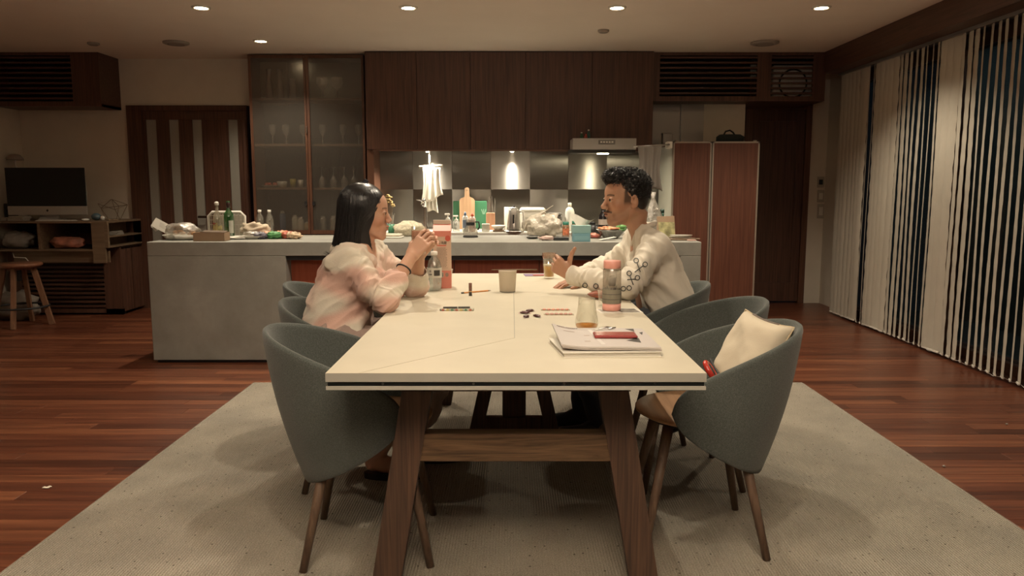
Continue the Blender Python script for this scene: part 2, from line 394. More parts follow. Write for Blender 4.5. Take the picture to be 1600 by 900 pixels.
p = Vector((xa-.33, YBOX+.1, zb+.24))
br = louvre_box('louvred_housing', 'long dark wood louvred housing above the tall cabinets and door', 'louvre box', X(1021, YBOX, 120), 2.95, YBOX, YW_R, P(1100, 158, YBOX).z, CEIL,
                [(X(1031, YBOX, 120), X(1183, YBOX, 120)), (X(1205, YBOX, 120), X(1270, YBOX, 120))], 8)
fx = X(1237, YBOX+.15, 130); fz = P(1237, 131, YBOX+.14).z
fan = thing('ventilation_fan', 'white square fan with dark ring behind the louvres', 'fan', (fx, YBOX+.12, fz-.17))
MB().box((fx-.19, YBOX+.12, fz-.17), (fx+.19, YBOX+.2, fz+.17), .01).build('housing', m_white, fan, world=True)
rm = MB()
rr = [Vector((fx+.13*math.cos(a), YBOX+.115, fz+.13*math.sin(a))) for a in np.linspace(0, 2*PI, 33)]
rm.tube(rr, .008).build('ring', m_void, fan, smooth=True, world=True)
for k in range(4):
    a = k*PI/2+.4
    MB().obox((fx+.06*math.cos(a), YBOX+.118, fz+.06*math.sin(a)), (.09, .006, .05), (0, -a, 0)).build('blade', m_white, fan, world=True)
# ---------------------------------------------------------------- ceiling fittings
m_glow = mat('lamp_glow', (1, .9, .7), .5, emit=(1, .74, .42), es=30)
def fitting(x, y, label, grp):
    t = thing('downlight', label, 'downlight', (x, y, CEIL-.012), group=grp)
    MB().lathe([(.047, .011), (.047, .002), (.062, 0), (.066, .006), (.066, .012)], cap=False).build('trim_ring', m_white, t, smooth=True)
    MB().lathe([(.0001, .004), (.046, .004), (.046, .010)], cap=False).build('lens', m_glow, t)
names = ['lit round downlight, leftmost of the front row of four', 'lit round downlight, second from left in the front row', 'lit round downlight, third from left in the front row',
         'lit round downlight near the beam, rightmost of the front row', 'lit round downlight close to the glass-fronted cabinet']
for (x, y, e), n in zip(DOWN[:5], names): fitting(x, y, n, 'ceiling downlights')
for (px, py, lab) in ((275, 66, 'unlit round ceiling speaker left of the kitchen'), (146, 67, 'small unlit round fitting above the louvred housing'), (1195, 66, 'pale round fitting on the ceiling before the right louvres'), (943, 47, 'small white smoke detector on the ceiling')):
    p = Pz(px, py, CEIL); t = thing('ceiling_disc', lab, 'ceiling fitting', (p.x, p.y, CEIL-.02)); r = {275: .11, 146: .05, 1195: .12, 943: .045}[px]
    MB().lathe([(.0001, 0), (r*.8, 0), (r, .008), (r, .02)]).build('cover', mat('cover_grey', (.33, .29, .25), .7), t, smooth=True)
    MB().lathe([(r*.55, -.001), (r*.6, -.003), (r*.65, -.001)], cap=False).build('ring', mat('cover_dark', (.2, .18, .15), .7), t, smooth=True)
# ---------------------------------------------------------------- upper kitchen cabinets
zub = P(800, 233, YUP).z
edges = [571, 651, 735, 821, 925, 1021]
xe = [X(e, YUP, 150) for e in edges]
labs = ['wall cupboard beside the glass cabinet', 'wall cupboard second from the glass cabinet', 'wall cupboard in the middle of the row', 'wall cupboard left of the range hood', 'wall cupboard above the range hood']
for i in range(5):
    t = thing('wall_cupboard', 'tall dark walnut '+labs[i], 'cupboard', ((xe[i]+xe[i+1])/2, YUP, zub), group='kitchen wall cupboards')
    MB().box((xe[i]+.0005, YUP+.022, zub), (xe[i+1]-.0005, YSPL, CEIL-.001)).build('body', m_dwood, t, world=True)
    MB().box((xe[i]+.0015, YUP, zub-.004), (xe[i+1]-.0015, YUP+.02, CEIL-.012), .0015).build('door', m_dwood, t, world=True)
# light rail under cupboards
t = thing('light_rail', 'thin reddish wood rail running under the wall cupboards', 'rail', (xe[0], YUP, zub-.012))
MB().box((X(583, YUP, 235), YUP+.0, zub-.018), (xe[5], YUP+.02, zub-.005)).build('rail', m_rwood_x, t, world=True)
# end post left of splashback
struct(MB().box((xe[0]-.005, YUP+.03, .0), (X(583, YUP, 240), YSPL, zub-.006)), 'trim_2', m_rwood)
# ---------------------------------------------------------------- splashback tiles (brushed steel squares)
def steel_tile(rot):
    nm = 'brushed_%s' % ('a' if rot else 'b')
    if nm in MATS: return MATS[nm]
    m, nt, b = _new(nm)
    b.inputs['Base Color'].default_value = (.30, .285, .26, 1); b.inputs['Metallic'].default_value = 1; b.inputs['Roughness'].default_value = .36
    b.inputs['Anisotropic'].default_value = 1.0; b.inputs['Anisotropic Rotation'].default_value = .25 if rot else 0
    tg = nt.nodes.new('ShaderNodeTangent'); tg.direction_type = 'UV_MAP'; tg.uv_map = 'UVMap'; nt.links.new(tg.outputs[0], b.inputs['Tangent'])
    v = _coord(nt, scale=((400, 1, 6) if rot else (6, 1, 400))); n = nt.nodes.new('ShaderNodeTexNoise'); n.inputs['Scale'].default_value = 1
    nt.links.new(v, n.inputs['Vector'])
    mr = nt.nodes.new('ShaderNodeMapRange'); mr.inputs[3].default_value = .32; mr.inputs[4].default_value = .40
    nt.links.new(n.outputs['Fac'], mr.inputs[0]); nt.links.new(mr.outputs[0], b.inputs['Roughness'])
    return m
tx = [X(e, YSPL, 260) for e in (583, 645, 706, 767, 828, 888, 948, 1008, 1068)]
pitch = tx[1]-tx[0]; zsp = [.82, .82+.0, 0, 0]
sp = thing('splashback', 'brushed stainless steel square tiles behind the kitchen counter', 'splashback', (0, YSPL, .8))
zt_ = P(700, 236, YSPL).z; zm = P(700, 296, YSPL).z; zrows = [(zm, zt_+.06), (zm-(zt_-zm), zm), (.72, zm-(zt_-zm))]
MB().box((tx[0]-.0, YSPL+.006, .72), (tx[7], YSPL+.03, zub+.02)).build('backing', m_st_plain, sp, world=True)
for j, (z0, z1) in enumerate(zrows):
    for i in range(7):
        # alternate squares stand proud and are brushed the other way
        rot = (i+j) % 2; y = YSPL-(.004 if rot else .001)
        mb = MB().box((tx[i]+.001, y, z0+.001), (tx[i+1]-.001, y+.006, z1-.001), .001)
        o = mb.build('tile', steel_tile(rot), sp, world=True)
        uv = o.data.uv_layers.new(name='UVMap')
        for lp in o.data.loops:
            c = o.data.vertices[lp.vertex_index].co; uv.data[lp.index].uv = (c.x, c.z)
# stainless side panels by the kitchen's right end
q0 = X(1020, YSPL, 200); q1 = X(1063, YSPL, 200); q2 = X(1098, YSPL, 200); q3 = X(1162, YSPL, 200)
t = thing('steel_wall_panel', 'brushed steel wall panels above the tall cabinets', 'panel', (q0, YSPL, .0))
MB().box((tx[7]+.002, YSPL, .8), (q1-.003, YSPL+.02, CEIL-.3)).build('panel', m_st_plain, t, world=True)
MB().box((q1, YSPL-.03, .8), (q2, YSPL+.02, CEIL-.3)).build('panel', m_st_plain, t, world=True)
struct(MB().box((q2, YSPL-.03, 0), (q3, YSPL+.05, CEIL)), 'wall_right_stub', m_plaster)
# small lamps under the cupboards
for k, (px, lab) in enumerate(((668, 'small bright lamp under the cupboards above the hanging cloth'), (800, 'small bright lamp under the cupboards above the kettle'))):
    p = P(px, 236, YUP+.08); p.z = zub-.02
    t = thing('undercabinet_lamp', lab, 'lamp', p)
    MB().lathe([(.024, .014), (.028, .004), (.022, 0), (.02, .002)], cap=False).build('housing', m_steel, t, smooth=True)
    MB().lathe([(.0001, -.006), (.012, -.004), (.02, .003)], cap=False).build('bulb', mat('bulb_glow', (1, .9, .7), .5, emit=(1, .85, .6), es=60), t, smooth=True)
    lamp('undercabinet_lamp_light', 'SPOT', (p.x, p.y+.02, p.z-.015), 44, (1, .88, .70), spot_size=math.radians(150), spot_blend=.5, shadow_soft_size=.012)
# ---------------------------------------------------------------- range hood
h0, h1 = P(895, 216, 7.02), P(994, 233, 7.02)
t = thing('range_hood', 'pale grey slim range hood with a row of buttons', 'range hood', ((h0.x+h1.x)/2, 7.02, h1.z))
m_hood = mat('hood_grey', (.40, .38, .34), .4, metal=.3)
MB().prism([(7.02, h1.z), (7.02, h0.z), (YUP-.003, h0.z), (YUP-.003, h1.z-.03)], h0.x, h1.x, 'yz').build('canopy', m_hood, t, world=True)
MB().box((h0.x-.02, 7.06, h1.z-.032), (h1.x, YUP-.01, h1.z-.002)).build('grease_filter', mat('filter_dark', (.05, .05, .045), .4, metal=.5), t, world=True)
cp = P(948, 222, 7.02)
pn = MB().box((cp.x-.075, 7.012, cp.z-.018), (cp.x+.075, 7.02, cp.z+.018), .002).build('control_panel', mat('panel_grey', (.2, .19, .17), .5), t, world=True)
for k in range(5): o = MB().box((-.008, -.006, -.006), (.008, 0, .006), .001).build('button', m_white, pn, loc=(cp.x-.05+k*.025-t.location.x, 7.012-t.location.y, cp.z-t.location.z))
lp_ = P(942, 237, 7.14); lp_.z = h1.z-.035
MB().box((lp_.x-.05, lp_.y-.02, lp_.z-.004), (lp_.x+.05, lp_.y+.02, lp_.z+.004)).build('lamp', mat('hood_glow', (1, .9, .7), .5, emit=(1, .88, .55), es=40), t, world=True)
lamp('range_hood_light', 'AREA', (lp_.x, lp_.y, lp_.z-.012), 5, (1, .86, .58), size=.08)
for k, (px, hh, c) in enumerate(((909, .06, (.03, .12, .05)), (916, .045, (.4, .08, .05)), (920, .085, (.02, .10, .08)))):
    p = P(px, 215, 7.1); nm = ('tiny green bottle left on the range hood', 'tiny red topped jar between bottles on the hood', 'tiny dark teal bottle, tallest on the range hood')[k]
    b_ = thing('small_bottle', nm, 'bottle', (p.x, 7.12, h0.z), group='jars on the range hood')
    MB().lathe([(.014, 0), (.014, hh*.6), (.007, hh*.75), (.007, hh*.85)], n=12).build('body', mat('jar%d' % k, c, .3), b_, smooth=True)
    MB().lathe([(.008, hh*.85), (.008, hh)], n=10).build('cap', m_white if k != 1 else mat('red_cap', (.5, .05, .03), .4), b_)
# ---------------------------------------------------------------- back counter
YC, ZC = 7.02, .815
t = thing('kitchen_counter', 'white topped kitchen counter running under the splashback', 'counter', (0, YC, 0))
MB().box((X(583, YC, 360), YC, ZC-.025), (X(1026, YC, 360), YSPL-.006, ZC), .004).build('worktop', mat('white_worktop', (.62, .60, .54), .35), t, world=True)
for i in range(6):
    a = X(583, YC, 360)+i*.435
    MB().box((a+.002, YC+.03, .1), (a+.433, YC+.05, ZC-.028), .002).build('door', m_dwood, t, world=True)
MB().box((X(583, YC, 360), YC+.06, 0), (X(1026, YC, 360), YSPL-.02, ZC-.026)).build('body', m_dwood, t, world=True)
# ---------------------------------------------------------------- glass fronted cabinet
g0, g1 = X(391, YCAB, 200), X(570, YCAB, 200); gz0, gz1 = .0, CEIL-.01
gc = thing('glass_cabinet', 'tall walnut cabinet with two hazy glass doors and glassware inside', 'cabinet', ((g0+g1)/2, YCAB, 0))
YB = YCAB+.36
car = MB().box((g0, YCAB+.022, 0), (g0+.02, YB, gz1)).box((g1-.02, YCAB+.022, 0), (g1, YB, gz1)).box((g0, YCAB+.022, gz1-.02), (g1, YB, gz1)).box((g0, YB-.01, 0), (g1, YB, gz1))
car.build('carcass', m_rwood, gc, world=True)
shz = [P(480, yy_, YCAB+.05).z for yy_ in (153, 225, 293, 362)]
for z in shz: MB().box((g0+.02, YCAB+.04, z-.022), (g1-.02, YB-.01, z), .002).build('shelf', mat('shelf_wood', (.26, .17, .11), .5), gc, world=True)
zlow = P(480, 366, YCAB).z
MB().box((g0+.02, YCAB+.03, 0), (g1-.02, YCAB+.05, zlow-.03)).build('base_panel', m_dwood, gc, world=True)
gm = X(480, YCAB, 200)
m_haze = thin('cabinet_glass', (.86, .84, .80), .72, .09, .22, (.20, .18, .155))
for k, (a, b) in enumerate(((g0, gm), (gm, g1))):
    d = MB().box((a+.002, YCAB, zlow), (a+.028, YCAB+.022, gz1)).box((b-.022, YCAB, zlow), (b-.002, YCAB+.022, gz1)).box((a+.028, YCAB+.0005, gz1-.03), (b-.022, YCAB+.0215, gz1)).box((a+.028, YCAB+.0005, zlow), (b-.022, YCAB+.0215, zlow+.04)).build('door', m_rwood, gc, world=True)
    o = MB().box((a+.028, YCAB+.008, zlow+.04), (b-.022, YCAB+.013, gz1-.03)).build('pane', m_haze, d); 
    o.data.transform(Matrix.Translation(-gc.location))
    hx = (b-.035) if k == 0 else (a+.04)
    o = MB().box((hx-.012, YCAB-.012, P(480, 318, YCAB).z-.02), (hx+.012, YCAB, P(480, 318, YCAB).z+.02)).build('handle', m_black, d); o.data.transform(Matrix.Translation(-gc.location))
kz = P(478, 203, YCAB).z; MB().tube([(gm-.005, YCAB-.012, kz-.035), (gm-.005, YCAB-.012, kz+.035)], .006).build('key_plate', m_steel, gc, world=True)
# glassware inside
m_glassw = thin('cabinet_glassware', (.95, .95, .93), .42, .34, .15, (.55, .54, .50))
def goblet(x, y, z, h, r, label, grp, up=True):
    pr = [(r*.75, 0), (r*.7, .004), (.005, .01), (.005, h*.42), (r*.6, h*.52), (r, h*.7), (r*.9, h)]
    if not up: pr = [(q, h-zz) for q, zz in pr]
    o = MB().lathe(pr, n=16, cap=False).build('wine_glass', m_glassw, smooth=True, loc=(x, y, z)); tag(o, label, 'wine glass', grp); return o
def tumbler(x, y, z, h, r, label, grp, m=None, name='drinking_glass', cat='glass'):
    o = MB().lathe([(r*.8, 0), (r, h)], n=16).build(name, m or m_glassw, smooth=True, loc=(x, y, z)); tag(o, label, cat, grp); return o
yi = YCAB+.13
def cx_(px, y): return X(px, yi, y)
for k, px in enumerate((421, 438, 458)):
    t = thing('glass_carafe', 'tall clear carafe on the top cabinet shelf, %s from the left' % ('first', 'second', 'third')[k], 'carafe', (cx_(px, 140), yi, shz[0]), group='carafes on the top shelf')
    hh = .27 if k < 2 else .18
    MB().lathe([(.032, 0), (.036, .02), (.034, .13), (.02, .17), (.026, hh)], n=16, cap=False).build('vessel', m_glassw, t, smooth=True)
    MB().lathe([(.027, hh*.98), (.03, hh+.01), (.0001, hh+.016)], n=12).build('stopper', m_glassw, t, smooth=True)
for k, px in enumerate((504, 527)): goblet(cx_(px, 140), yi, shz[0], .2, .06, 'large goblet on the top shelf, %s of two at the right' % ('left', 'right')[k], 'large goblets')
for k, px in enumerate((426, 447, 474)): goblet(cx_(px, 210), yi, shz[1], .19, .035, 'stemmed glass on the left second shelf, %s from the left' % ('first', 'second', 'third')[k], 'stemmed glasses')
for k, px in enumerate((504, 536, 560)): goblet(cx_(px, 210), yi, shz[1], .19, .035, 'stemmed glass on the right second shelf, %s from the left' % ('first', 'second', 'third')[k], 'stemmed glasses')
for k, px in enumerate((503, 521, 538, 553)): goblet(cx_(px, 280), yi, shz[2], .2, .034, 'upturned wine glass on the third shelf, %s from the left' % ('first', 'second', 'third', 'fourth')[k], 'upturned wine glasses', False)
p = cx_(423, 290)
t = thing('plate_stack', 'white plate with red food on the third cabinet shelf', 'plate', (p, yi, shz[2]))
MB().lathe([(.05, 0), (.085, .018), (.088, .022), (.0001, .012)]).build('plate', m_white, t, smooth=True)
mb = MB()
for k in range(5): mb.ball((random.uniform(-.05, .05), random.uniform(-.03, .03), .03), .02, 8, 6)
mb.build('food', mat('red_food', (.55, .12, .06), .5), t, smooth=True)
tumbler(cx_(441, 290), yi, shz[2], .06, .05, 'low white bowl beside the red food plate', None, m_white, 'bowl', 'bowl')
tumbler(cx_(458, 290), yi, shz[2], .085, .03, 'yellow cup on the third cabinet shelf', None, mat('yellow_cup', (.55, .48, .12), .4), 'cup', 'cup')
tumbler(cx_(470, 290), yi, shz[2], .075, .028, 'cream cup on the third cabinet shelf', None, m_white, 'cup', 'cup')
for k, (px, hh, c, lab) in enumerate(((442, .20, (.10, .16, .28), 'bluish bottle behind the lower cabinet glass'), (461, .16, (.6, .57, .48), 'taller white canister behind the lower cabinet glass'), (470, .14, (.62, .58, .5), 'shorter white canister behind the lower cabinet glass'), (480, .09, (.5, .35, .18), 'small amber jar behind the lower cabinet glass'), (505, .15, (.3, .28, .24), 'left frosted tumbler low in the right cabinet door'), (521, .15, (.3, .28, .24), 'right frosted tumbler low in the right cabinet door'))):
    t = thing('canister', lab, 'container', (cx_(px, 350), yi, shz[3]), group='things low in the glass cabinet')
    MB().lathe([(.028, 0), (.03, .01), (.03, hh*.8), (.018, hh*.88)], n=16).build('body', mat('canister%d' % k, c, .45), t, smooth=True)
    MB().lathe([(.019, hh*.88), (.019, hh)], n=12).build('lid', m_white, t)
# ================================================================ ISLAND
YI, ZI, YIB = 5.27, .848, 6.06
m_conc, nt, b = _new('concrete')
v = _coord(nt, rnd=False); n1 = nt.nodes.new('ShaderNodeTexNoise'); n1.inputs['Scale'].default_value = 3.5; n1.inputs['Detail'].default_value = 8; n1.inputs['Roughness'].default_value = .65
nt.links.new(v, n1.inputs['Vector']); nt.links.new(_ramp(nt, n1.outputs['Fac'], [(.3, (.225, .22, .195)), (.55, (.285, .28, .25)), (.75, (.35, .345, .31))]), b.inputs['Base Color'])
b.inputs['Roughness'].default_value = .62
bp = nt.nodes.new('ShaderNodeBump'); bp.inputs['Strength'].default_value = .1; nt.links.new(n1.outputs['Fac'], bp.inputs['Height']); nt.links.new(bp.outputs[0], b.inputs['Normal'])
ix0 = P(240, 560, YI).x; ix1 = P(1096, 380, YI).x; nx0 = P(447, 430, YI).x; nx1 = P(1062, 430, YI).x
isl = thing('kitchen_island', 'long grey concrete kitchen island with a recessed red wood niche', 'kitchen island', ((ix0+ix1)/2, YI, 0))
zs = P(700, 400, YI).z
MB().box((ix0, YI, zs), (ix1, YIB, ZI), .004).build('worktop', m_conc, isl, world=True)
MB().box((ix0, YI, .02), (nx0, YIB, zs), .003).build('end_block', m_conc, isl, world=True)
MB().box((nx1, YI, .02), (ix1, YIB, zs), .003).build('end_block', m_conc, isl, world=True)
MB().box((ix0+.02, YI+.02, 0), (ix1-.02, YIB-.02, .02)).build('plinth', m_black, isl, world=True)
MB().box((nx0, YI+.13, .02), (nx1, YI+.15, zs)).build('niche_panel', wood('niche_red_wood', (.26, .06, .03), (.38, .10, .048), 'z', 40), isl, world=True)
MB().box((nx0, YI+.02, zs-.03), (nx1, YI+.05, zs-.001)).build('niche_rail', m_black, isl, world=True)
for x in (nx0+.55, nx0+1.15, nx0+1.75): MB().box((x, YI+.122, .02), (x+.004, YI+.132, zs-.03)).build('panel_joint', m_black, isl, world=True)
# ================================================================ TALL CABINETS (fridge)
YF = 7.0
f0 = X(1050, YF, 300); f1 = X(1112, YF, 260); f2 = X(1186, YF, 260); fz = P(1100, 221, YF).z
fr = thing('tall_fridge', 'tall fridge with two red wood fronts in pale metal frames', 'fridge', ((f0+f2)/2, YF, 0))
MB().box((f0+.005, YF+.04, .02), (f2-.005, YSPL-.04, fz), .006).build('body', mat('fridge_grey', (.42, .42, .39), .45), fr, world=True)
m_alu = mat('pale_metal_frame', (.42, .37, .31), .35, metal=.6)
for a, b in ((f0, f1-.003), (f1+.003, f2)):
    w = .014
    d = MB().box((a, YF, .06), (a+w, YF+.035, fz)).box((b-w, YF, .06), (b, YF+.035, fz)).box((a, YF, fz-w), (b, YF+.035, fz)).box((a, YF, .06), (b, YF+.035, .06+w)).build('door', m_alu, fr, world=True)
    o = MB().box((a+w, YF+.004, .06+w), (b-w, YF+.03, fz-w)).build('door_panel', wood('fridge_wood', (.085, .03, .018), (.155, .06, .036), 'z', 50), d); o.data.transform(Matrix.Translation(-fr.location))
for x in (f0+.03, f2-.04): MB().box((x-.012, YF+.002, fz), (x+.012, YF+.04, fz+.012), .003).build('hinge', m_alu, fr, world=True)
p = P(1140, 219, 7.3)
t = thing('black_basket', 'dark low bag lying on top of the tall fridge', 'bag', (p.x, 7.3, fz))
MB().lathe([(.10, 0), (.13, .02), (.13, .06), (.10, .08), (.0001, .07)], n=20, sy=.7, jit=.04).build('bag', mat('dark_teal_cloth', (.02, .03, .028), .7), t, smooth=True)
MB().tube([(-.06, 0, .07), (-.04, 0, .11), (0, 0, .12), (.03, 0, .10), (.05, 0, .07)], .008).build('strap', m_black, t, smooth=True)
p = P(1046, 205, 7.5)
t = thing('steel_container', 'small square steel container beside the fridge top', 'container', (P(1042, 219, 7.4).x, 7.4, P(1042, 226, 7.4).z))
MB().box((-.045, -.04, 0), (.045, .04, .1), .004).build('body', m_st_plain, t)
MB().box((-.047, -.042, .1), (.047, .042, .108), .002).build('lid', m_steel, t)
for o in (t,):
    s_ = thing('corner_shelf', 'small shelf carrying a steel container left of the fridge', 'shelf', (o.location.x, 7.4, o.location.z-.012))
    MB().box((-.16, -.08, -.01), (.1, .30, .011), .002).build('board', m_dwood_x, s_)
# ================================================================ RUG
rg = thing('area_rug', 'large grey-beige flecked wool rug under the dining table', 'rug', (.1, 2.5, 0))
m_rug, nt, b = _new('rug_wool')
v = _coord(nt, rnd=False)
nf = nt.nodes.new('ShaderNodeTexNoise'); nf.inputs['Scale'].default_value = 260; nf.inputs['Detail'].default_value = 2; nt.links.new(v, nf.inputs['Vector'])
nb = nt.nodes.new('ShaderNodeTexNoise'); nb.inputs['Scale'].default_value = 4; nb.inputs['Detail'].default_value = 5; nt.links.new(v, nb.inputs['Vector'])
vo = nt.nodes.new('ShaderNodeTexVoronoi'); vo.inputs['Scale'].default_value = 26; vo.inputs['Randomness'].default_value = 1; nt.links.new(v, vo.inputs['Vector'])
base = _ramp(nt, nf.outputs['Fac'], [(.25, (.19, .17, .14)), (.5, (.33, .30, .25)), (.75, (.44, .40, .335))])
patch = _ramp(nt, nb.outputs['Fac'], [(.35, (.88, .88, .88)), (.65, (1.06, 1.05, 1.03))])
m1 = nt.nodes.new('ShaderNodeMixRGB'); m1.blend_type = 'MULTIPLY'; m1.inputs[0].default_value = 1; nt.links.new(base, m1.inputs[1]); nt.links.new(patch, m1.inputs[2])
fl = _ramp(nt, vo.outputs['Distance'], [(.07, (.30, .28, .27)), (.12, (1, 1, 1))])
m2 = nt.nodes.new('ShaderNodeMixRGB'); m2.blend_type = 'MULTIPLY'; m2.inputs[0].default_value = 1; nt.links.new(m1.outputs[0], m2.inputs[1]); nt.links.new(fl, m2.inputs[2])
nt.links.new(m2.outputs[0], b.inputs['Base Color']); b.inputs['Roughness'].default_value = .95; b.inputs['Specular IOR Level'].default_value = .1
wv = nt.nodes.new('ShaderNodeTexWave'); wv.bands_direction = 'X'; wv.inputs['Scale'].default_value = 32; wv.inputs['Distortion'].default_value = 1.2; wv.inputs['Detail'].default_value = 2; wv.inputs['Detail Scale'].default_value = 8
nt.links.new(v, wv.inputs['Vector'])
bp = nt.nodes.new('ShaderNodeBump'); bp.inputs['Strength'].default_value = .55; bp.inputs['Distance'].default_value = .006
am = nt.nodes.new('ShaderNodeMath'); am.operation = 'ADD'; nt.links.new(wv.outputs['Fac'], am.inputs[0]); nt.links.new(nf.outputs['Fac'], am.inputs[1])
nt.links.new(am.outputs[0], bp.inputs['Height']); nt.links.new(bp.outputs[0], b.inputs['Normal'])
RZ = .012
MB().box((-1.61, .6, .0005), (1.81, 4.68, RZ), .004).build('pile', m_rug, rg, world=True)
mb = MB()
mb.box((-1.613, .597, .0004), (1.813, .602, .0105)).box((-1.613, 4.678, .0004), (1.813, 4.683, .0105)).box((-1.613, .6, .0004), (-1.608, 4.68, .0105)).box((1.808, .6, .0004), (1.813, 4.68, .0105))
mb.build('edge_binding', mat('rug_binding', (.25, .22, .18), .9), rg, world=True)
# ================================================================ TABLE
TZ = .728; TX0, TX1, TY0, TY1 = -.492, .513, 1.98, 4.39
m_top, nt, b = _new('cream_tabletop')
v = _coord(nt, rnd=False); n1 = nt.nodes.new('ShaderNodeTexNoise'); n1.inputs['Scale'].default_value = 5; n1.inputs['Detail'].default_value = 6; nt.links.new(v, n1.inputs['Vector'])
nt.links.new(_ramp(nt, n1.outputs['Fac'], [(.3, (.55, .505, .40)), (.7, (.60, .555, .44))]), b.inputs['Base Color']); b.inputs['Roughness'].default_value = .42
m_edge = mat('tabletop_side', (.34, .33, .29), .5)
m_tleg = wood('table_leg_oak', (.036, .020, .013), (.10, .054, .034), 'z', 110, .6, .6, stretch=.03)
m_tbar = wood('table_stretcher_oak', (.055, .030, .015), (.17, .10, .052), 'x', 45, .55, .5, stretch=.08, distort=2.6)
tb = thing('dining_table', 'long cream topped dining table on dark splayed wooden trestles', 'table', (.01, 3.18, RZ))
# two-piece top meeting at an angled joint like the photo's thin seams
c = Pz(804, 528, TZ); q = Pz(803, 430, TZ); s1 = Pz(560, 583, TZ); s2 = Pz(1000, 583, TZ)
s1.y = TY0; gp = .0012
def topmb(pts): return MB().prism(pts, TZ-.024, TZ, 'xy')
polyA = [(TX0, TY0), (s1.x-.002, TY0), (c.x-gp, c.y), (c.x-gp, TY1), (TX0, TY1)]
polyB = [(s1.x+.002, TY0), (TX1, TY0), (TX1, TY1), (c.x+gp, TY1), (c.x+gp, c.y-gp)]
topmb(polyA).build('top_panel', m_top, tb, world=True); topmb(polyB).build('top_panel', m_top, tb, world=True)
MB().box((TX0-.0006, TY0-.0008, TZ-.0238), (TX1+.0006, TY0, TZ-.0006)).build('dimmed_edge_band', mat('dimmed_edge_grey', (.30, .29, .255), .5), tb, world=True)  # grey edging on the front side, its weak light put into the colour
MB().box((TX0+.003, TY0+.004, TZ-.0255), (TX1-.003, TY1-.004, TZ-.0022)).build('core_board', m_edge, tb, world=True)
ed = MB().box((TX0+.004, TY0+.004, TZ-.036), (TX1-.004, TY1-.004, TZ-.025)).build('steel_channel', mat('channel_black', (.015, .02, .022), .35, metal=.6), tb, world=True)
for k in range(4):
    x = TX0+.15+k*.24; o = MB().lathe([(.0001, -.002), (.003, -.001), (.0035, 0)], n=10).build('screw', m_steel, tb, loc=(x-.01, TY0+.004-3.18, TZ-.030-RZ)); o.rotation_euler = (PI/2, 0, 0)
MB().box((TX0, TY0, TZ-.046), (TX1, TY1, TZ-.036)).build('under_board', m_edge, tb, world=True)
def trestle(y, sgn):
    for s in (-1, 1):
        topx = .01+s*.28; botx = .01+s*.395
        MB().beam((botx, y, RZ+.0), (topx, y, TZ-.046), .086, .07).build('leg', m_tleg, tb, world=True)
    zz0, zz1 = .40, .485
    MB().box((-.325, y-.028, zz0), (.345, y+.028, zz1), .003).build('stretcher', m_tbar, tb, world=True)
    MB().box((-.33, y-.035, TZ-.11), (.35, y+.035, TZ-.046)).build('top_rail', m_tleg, tb, world=True)
trestle(2.24, 1); trestle(4.2, -1)
# inner long rail and middle A-frame support
MB().box((-.03, 2.27, TZ-.12), (.05, 4.17, TZ-.046)).build('long_rail', m_tleg, tb, world=True)
ym = 3.52
a_ = lambda px, py: P(px, py, ym)
for s in (-1, 1):
    MB().beam((.01+s*.195, ym, RZ), (.01+s*.045, ym, TZ-.046), .062, .07).build('leg', m_tleg, tb, world=True)
MB().box((-.14, ym-.02, .085), (.16, ym+.02, .145), .003).build('stretcher', m_tleg, tb, world=True)
MB().box((.01-.055, ym-.015, .145), (.01+.055, ym+.015, TZ-.12), .003).build('centre_post', m_tleg, tb, world=True)
# ================================================================ CHAIRS
m_felt, nt, b = _new('grey_felt')
v = _coord(nt, rnd=False); n1 = nt.nodes.new('ShaderNodeTexNoise'); n1.inputs['Scale'].default_value = 300; n1.inputs['Detail'].default_value = 3; nt.links.new(v, n1.inputs['Vector'])
nt.links.new(_ramp(nt, n1.outputs['Fac'], [(.3, (.046, .053, .049)), (.5, (.068, .077, .071)), (.7, (.095, .105, .097))]), b.inputs['Base Color'])
b.inputs['Roughness'].default_value = .95; b.inputs['Sheen Weight'].default_value = .2; b.inputs['Specular IOR Level'].default_value = .15
bp = nt.nodes.new('ShaderNodeBump'); bp.inputs['Strength'].default_value = .3; bp.inputs['Distance'].default_value = .003; nt.links.new(n1.outputs['Fac'], bp.inputs['Height']); nt.links.new(bp.outputs[0], b.inputs['Normal'])
m_seat = wood('oak_seat', (.26, .14, .07), (.44, .26, .14), 'y', 45, .45, .2)
m_cleg = wood('chair_leg_oak', (.080, .048, .032), (.165, .105, .070), 'z', 90, .5, .2)
